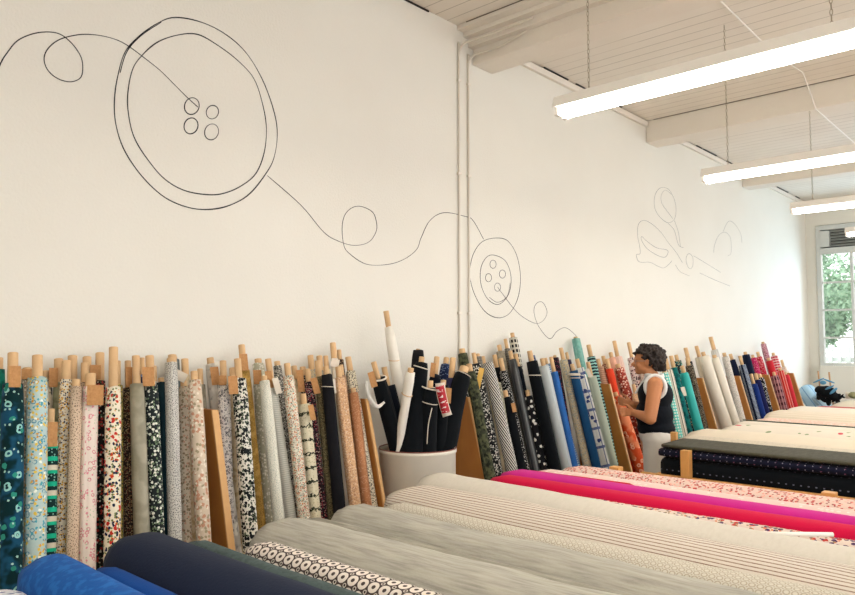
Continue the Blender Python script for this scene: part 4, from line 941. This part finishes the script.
# ------------------------------------------------------------------ pale blue bolts in the far corner, black figure with blue bows
def far_roll(pa, pb, Ya, Yb, r, key, label):
    A = aty(*pa, Ya); Bq = aty(*pb, Yb); d = (Bq-A).normalized(); Fp = A+d*((A.z-.02)/-d.z) if d.z < 0 else Bq
    bolt_between(A, Fp, r, 0, key, label, group='pale blue bolts in the far corner', loose=.3)
far_roll((806, 391), (822, 412), 3.38, 3.05, .13, 'pale_blue', 'pale blue bolt sloping down just beyond the last divider')
far_roll((815, 396), (834, 415), 3.12, 2.90, .08, 'pale_blue', 'lower pale blue bolt resting in front of the other')
def at(px, py, X=11.9): return atx(px, py, X)
base = at(833, 412, 11.2); base.z = .931
e = empty('decorated_stand', base, 'black leafy shape with blue bows on thin sticks before the window wall', 'ornament')
def sub(name, bm, m):
    o = link(name, bm, m, e); o.matrix_parent_inverse = Matrix.Translation(base).inverted(); return o
Xf = 11.2
g = lambda a, b, dx=0: atx(a, b, Xf+dx)
sub('stick', tubeline(bmesh.new(), [g(829, 372), g(831, 390), g(834.5, 411)], .012, 8), solid('stick_wood', 'b9916a', .6))
sub('stick', tubeline(bmesh.new(), [g(818, 371), g(820, 388), g(825, 396, .03)], .011, 8), solid('stick_wood', 'b9916a', .6))
bm = bmesh.new()
def blob(bm, c, r, sc, rot=0):
    m = Matrix.Translation(c) @ Matrix.Rotation(rot, 4, 'X') @ Matrix.Diagonal((*[s*r for s in sc], 1))
    bmesh.ops.create_icosphere(bm, subdivisions=3, radius=1, matrix=m)
for (a, b, r, sc, rot) in ((820.5, 390, .075, (1, 1, .75), 0), (827, 392, .11, (.8, 1.1, .8), .2), (833, 396, .09, (.7, .9, .7), .3), (819.5, 395, .06, (.5, .6, 1.3), .3), (823, 399, .055, (.4, 1.2, .6), .7), (828.5, 400.5, .06, (.5, .55, 1.3), 0), (836, 398, .07, (.4, 1.2, .35), -.8), (839.5, 398, .06, (.4, 1.3, .3), -.8), (842, 396.5, .035, (.5, 1.3, .4), .4), (838, 401, .04, (.5, .6, 1.2), -.3)):
    blob(bm, g(a, b), r, sc, rot)
for v in bm.verts: v.co += Vector((0, 1, 1))*.012*noise.noise(v.co*18)
sub('black_cloth', bm, fabric('orn_black', '14181b'))
bm = bmesh.new()
for (a, b, r, sc, rot) in ((823, 382.5, .042, (.4, 1.0, .7), 0), (818.5, 380.5, .055, (.25, 1.5, .22), -.45), (829, 381, .06, (.25, 1.3, .2), .35), (829.5, 387.5, .05, (.3, 1.3, .3), -.5), (833.5, 391, .055, (.3, 1.2, .35), -.75)): blob(bm, g(a, b, -.1), r, sc, rot)
sub('blue_bow', bm, fabric('orn_blue', '5f9cc0'))
bm = bmesh.new()
for (a, b, r, sc, rot) in ((839, 408, .10, (.8, 1, .8), 0), (833, 409.5, .06, (.8, 1, .6), 0), (844, 409.5, .06, (.8, 1, .6), 0)): blob(bm, g(a, b), r, sc, rot)
for v in bm.verts: v.co += Vector((0, 1, 1))*.02*noise.noise(v.co*14)
sub('base_cloth', bm, fabric('orn_base', '2a2d2c', (('spot', '5b6350', 40, .4, .4),)))
c = g(849, 409); bm = tubeline(bmesh.new(), [(c.x, c.y, .925), (c.x, c.y, 1.01)], .035, 20)
tag(link('ribbon_spool', bm, solid('spool_cream', 'd8d0bc', .6)), 'small cream spool beside the black leafy shape', 'spool')
c = g(854, 409); bm = bmesh.new(); blob(bm, Vector((c.x, c.y, .972)), .06, (1, 1.2, .75)); 
for v in bm.verts: v.co += Vector((1, 1, .5))*.01*noise.noise(v.co*20)
tag(link('cloth_scrap', bm, fabric('orn_scrap', '4a4a38', (('spot', '8a8a66', 40, .4, .4),))), 'dark olive cloth bundle cut by the right edge', 'cloth')

# ------------------------------------------------------------------ person
def capsule(bm, a, b, ra, rb, n=10):
    a, b = Vector(a), Vector(b); L = (b-a).length; k = max(2, int(L/(min(ra, rb)*.45))+1)
    for i in range(k+1):
        t = i/k; bmesh.ops.create_icosphere(bm, subdivisions=2, radius=ra+(rb-ra)*t, matrix=Matrix.Translation(a.lerp(b, t)))
def ball(bm, c, sx, sy, sz, rot=None):
    m = Matrix.Translation(c) @ (rot or Matrix.Identity(4)) @ Matrix.Diagonal((sx, sy, sz, 1)); bmesh.ops.create_icosphere(bm, subdivisions=3, radius=1, matrix=m)
def remesh(o, vox, it=4):
    m = o.modifiers.new('r', 'REMESH'); m.mode = 'VOXEL'; m.voxel_size = vox; m.use_smooth_shade = True
    s = o.modifiers.new('s', 'SMOOTH'); s.iterations = it; s.factor = .5
    return o
pr_ = ray(655.5, 400); tt = 6.15/math.hypot(pr_.x, pr_.y); PX, PY = pr_.x*tt, pr_.y*tt
per = empty('person', (PX, PY, 0), 'person with dark curly hair in black vest and white trousers reaching for a bolt', 'person')
per.rotation_euler = (0, 0, math.atan2(.905, -.426))
skin = solid('skin', 'c07f52', .6, mottle=.15, mscale=8)
bm = bmesh.new()
# legs, hips, trunk
for s in (-1, 1):
    capsule(bm, (.0, .095*s, .90), (.02, .10*s, .50), .10, .062); capsule(bm, (.02, .10*s, .50), (-.02, .105*s, .10), .058, .04); capsule(bm, (-.02, .105*s, .06), (.12, .115*s, .035), .042, .032)
ball(bm, (0, 0, .95), .125, .165, .12); ball(bm, (.015, 0, 1.10), .125, .155, .14); ball(bm, (.0, 0, 1.27), .115, .165, .13); capsule(bm, (-.0, -.14, 1.36), (.0, .14, 1.36), .055, .055)
capsule(bm, (.005, 0, 1.36), (.045, 0, 1.45), .06, .053)
# head
ball(bm, (.060, 0, 1.545), .098, .075, .095); ball(bm, (.095, 0, 1.48), .062, .055, .062); ball(bm, (.125, 0, 1.435), .03, .03, .022)
ball(bm, (.165, 0, 1.497), .026, .014, .017, Matrix.Rotation(.5, 4, 'Y')); ball(bm, (.148, 0, 1.525), .016, .012, .028); ball(bm, (.146, 0, 1.467), .012, .022, .006); ball(bm, (.144, 0, 1.455), .012, .02, .006)
for s in (-1, 1): ball(bm, (.055, .078*s, 1.51), .018, .01, .03); ball(bm, (.125, .035*s, 1.49), .025, .02, .025); ball(bm, (.142, .028*s, 1.538), .012, .02, .007)
def arm(s, sh, el, wr, vox_dir, curl):
    capsule(bm, sh, el, .062, .050); capsule(bm, el, wr, .050, .030)
    w = Vector(wr); d = Vector(vox_dir).normalized(); side = Vector((0, 0, 1)); palm = w+d*.045
    nrm = d.cross(side).normalized()*(-s)
    for k in (-1, 0, 1): capsule(bm, w+side*.012*k, w+d*.08+side*.02*k, .014, .0125)
    for k, (off, ln) in enumerate(((.03, .070), (.011, .080), (-.010, .076), (-.029, .060))):
        a = w+d*.08+side*off; b = a+d*ln*.5*math.cos(curl)+nrm*ln*.5*math.sin(curl); c_ = b+d*ln*.35*math.cos(curl*2.2)+nrm*ln*.35*math.sin(curl*2.2)
        capsule(bm, a, b, .0095, .0085); capsule(bm, b, c_, .0085, .0072)
    a = w+d*.025+side*.026; b = a+d*.03+side*.028+nrm*.01; c_ = b+d*.032+side*.008+nrm*.012; capsule(bm, a, b, .012, .0105); capsule(bm, b, c_, .0105, .0085)
arm(1, (.0, .20, 1.345), (.045, .262, 1.085), (.155, .17, 1.115), (1, -.35, .05), .75)
arm(-1, (.0, -.20, 1.345), (.07, -.26, 1.11), (.18, -.13, 1.16), (1, .15, .25), .6)
body = remesh(link('body', bm, skin, per), .0065, 3)
# vest
M_vest = fabric('vest_black', '10141b'); M_shirt = fabric('shirt_white', 'e6e6e4'); M_pants = fabric('trouser_white', 'd9d5cc')
bm = bmesh.new()
ball(bm, (0, 0, .985), .150, .185, .09); ball(bm, (.012, 0, 1.09), .150, .178, .15); ball(bm, (0, 0, 1.25), .140, .182, .14); capsule(bm, (0, -.125, 1.355), (0, .125, 1.355), .068, .068); ball(bm, (-.01, 0, 1.37), .075, .12, .05)
remesh(link('vest', bm, M_vest, per), .01, 5)
bm = bmesh.new(); ball(bm, (.02, 0, 1.395), .07, .085, .032, Matrix.Rotation(-.35, 4, 'Y')); capsule(bm, (.075, .03, 1.385), (.155, .0, 1.26), .014, .010); capsule(bm, (.075, -.03, 1.385), (.155, 0, 1.26), .014, .010); capsule(bm, (-.05, -.05, 1.40), (-.05, .05, 1.40), .025, .025)
remesh(link('shirt_collar', bm, M_shirt, per), .008, 3)
for s in (-1, 1):
    pts = [(.0+.075*math.cos(a), s*(.185+.012*math.cos(2*a)), 1.325+.088*math.sin(a)) for a in [2*PI*i/28 for i in range(28)]]
    o = link('armhole_trim', tubeline(bmesh.new(), pts, .016, 8, closed=True), M_shirt, per); o['label'] = 'white armhole edge'
bm = bmesh.new()
ball(bm, (-.005, 0, .93), .142, .178, .10)
for s in (-1, 1): capsule(bm, (-.005, .09*s, .90), (.02, .10*s, .50), .118, .085); capsule(bm, (.02, .10*s, .50), (-.02, .105*s, .12), .085, .075)
remesh(link('trousers', bm, M_pants, per), .011, 5)
for s in (-1, 1):
    bm = bmesh.new(); capsule(bm, (-.04, .105*s, .045), (.13, .118*s, .04), .045, .038); remesh(link('shoe', bm, solid('shoe_dark', '2c2623', .5), per), .008, 3)
# hair: curly mass
bm = bmesh.new(); rnd = random.Random(3)
ball(bm, (.035, 0, 1.565), .098, .088, .082)
for i in range(330):
    th = rnd.uniform(0, 2*PI); ph = math.acos(rnd.uniform(-.62, 1)); d = Vector((math.sin(ph)*math.cos(th), math.sin(ph)*math.sin(th), math.cos(ph)))
    if d.x > .35 and d.z < .30: continue
    if d.x > .0 and d.z < -.15: continue
    c_ = Vector((.04, 0, 1.553))+Vector((d.x*.118, d.y*.10, d.z*.098)); ball(bm, c_, *([rnd.uniform(.010, .021)]*3))
for i in range(60):
    c_ = Vector((rnd.uniform(-.07, .0), rnd.uniform(-.07, .07), rnd.uniform(1.455, 1.52))); ball(bm, c_, *([rnd.uniform(.014, .024)]*3))
o = remesh(link('hair', bm, solid('hair_dark', '1d1512', .75, mottle=.5, mscale=60, c2='3a2a20', bump=.5, bscale=120), per), .0065, 0)
tx = bpy.data.textures.new('curls', 'CLOUDS'); tx.noise_scale = .022; dm = o.modifiers.new('d', 'DISPLACE'); dm.texture = tx; dm.strength = .035; dm.mid_level = .55; dm.texture_coords = 'LOCAL'
bm = bmesh.new()
for s in (-1, 1):
    tubeline(bm, [(.152, s*.033+.024*math.cos(a), 1.520+.019*math.sin(a)) for a in [2*PI*i/16 for i in range(16)]], .0022, 5, closed=True)
    tubeline(bm, [(.152, s*.057, 1.523), (.055, s*.080, 1.525)], .002, 5)
tubeline(bm, [(.154, -.01, 1.524), (.156, .01, 1.524)], .002, 5)
link('glasses', bm, solid('glasses_frame', '8f8b86', .3, .6), per)

# ------------------------------------------------------------------ outside the window
struct(link('ground_outside', bx(EX+.2, -14, -.3, 40, 20, -.05), solid('outside_ground', 'b9bcae', .9, mottle=.4), smooth=False))
bm = bmesh.new(); y = -3.0
while y < 8: box(bm, 17.0, y, -.05, 17.05, y+.08, 1.62); y += .17
box(bm, 17.05, -3, .4, 17.09, 8, .5); box(bm, 17.05, -3, 1.3, 17.09, 8, 1.4)
tag(link('picket_fence', bm, solid('fence_white', 'c9d2cc', .6), smooth=False), 'pale picket fence outside below the trees', 'fence')
def tree(x, y, zc, R, n, c1, c2, label, seed):
    e = empty('leafy_tree', (x, y, -.05), label, 'tree', 'trees outside the window'); rnd = random.Random(seed)
    tubet = tubeline(bmesh.new(), spline([(0, 0, 0), (.1, .05, zc*.5), (-.05, 0, zc)], 5), [.16*(1-i/14) for i in range(11)], 10); link('trunk', tubet, solid('bark', '6b5d4c', .9, mottle=.5), e)
    bm = bmesh.new()
    lumps = [(Vector((rnd.gauss(0, .45), rnd.gauss(0, .5), rnd.gauss(0, .5)))*R, rnd.uniform(.35, .6)*R) for _ in range(14)]
    for i in range(n):
        c, r = rnd.choice(lumps); d = Vector((rnd.gauss(0, 1), rnd.gauss(0, 1), rnd.gauss(0, 1))).normalized(); p = c+d*r*rnd.uniform(.6, 1)+Vector((0, 0, zc))
        if p.z < .4: continue
        u = Vector((rnd.gauss(0, 1), rnd.gauss(0, 1), rnd.gauss(0, 1))).normalized(); v = u.cross(d).normalized(); s = rnd.uniform(.05, .09)
        bm.faces.new([bm.verts.new(p-u*s), bm.verts.new(p+v*s*.5), bm.verts.new(p+u*s), bm.verts.new(p-v*s*.5)])
    m = solid('leaves_'+c1, c1, .6, mottle=1, mscale=3, c2=c2); link('foliage', bm, m, e, smooth=False)['kind'] = 'stuff'
tree(19.5, 5.2, 2.6, 1.5, 15000, '7da27c', 'a9c8ac', 'green leafy tree nearest the left of the window', 5)
tree(19.8, 0.0, 2.1, 1.1, 7000, '9cb8a4', 'c4d6ca', 'paler bushy tree outside the window, away from the wall corner', 6)
tree(25.5, 7.4, 2.0, 1.5, 7000, '86a86c', 'b0c99c', 'soft green tree farther back outside', 8)

# ------------------------------------------------------------------ light
w = bpy.data.worlds.new('World'); bpy.context.scene.world = w; w.use_nodes = True; nt = w.node_tree
bg = nt.nodes['Background']; bg.inputs[0].default_value = (.95, .97, 1, 1); bg.inputs[1].default_value = 2.3
def area(name, loc, rot, sx, sy, e, col):
    l = bpy.data.lights.new(name, 'AREA'); l.shape = 'RECTANGLE'; l.size = sx; l.size_y = sy; l.energy = e; l.color = col
    o = bpy.data.objects.new(name, l); C.objects.link(o); o.location = loc; o.rotation_euler = rot; return o
area('daylight_window', (EX-.25, 1.0, 2.3), (0, math.radians(90), 0), 1.9, 4.4, 85, (.5, .76, 1))
sc = bpy.context.scene
sc.view_settings.view_transform = 'Standard'; sc.view_settings.look = 'None'; sc.view_settings.exposure = 0.24; sc.view_settings.gamma = 1; sc.view_settings.use_curve_mapping = False
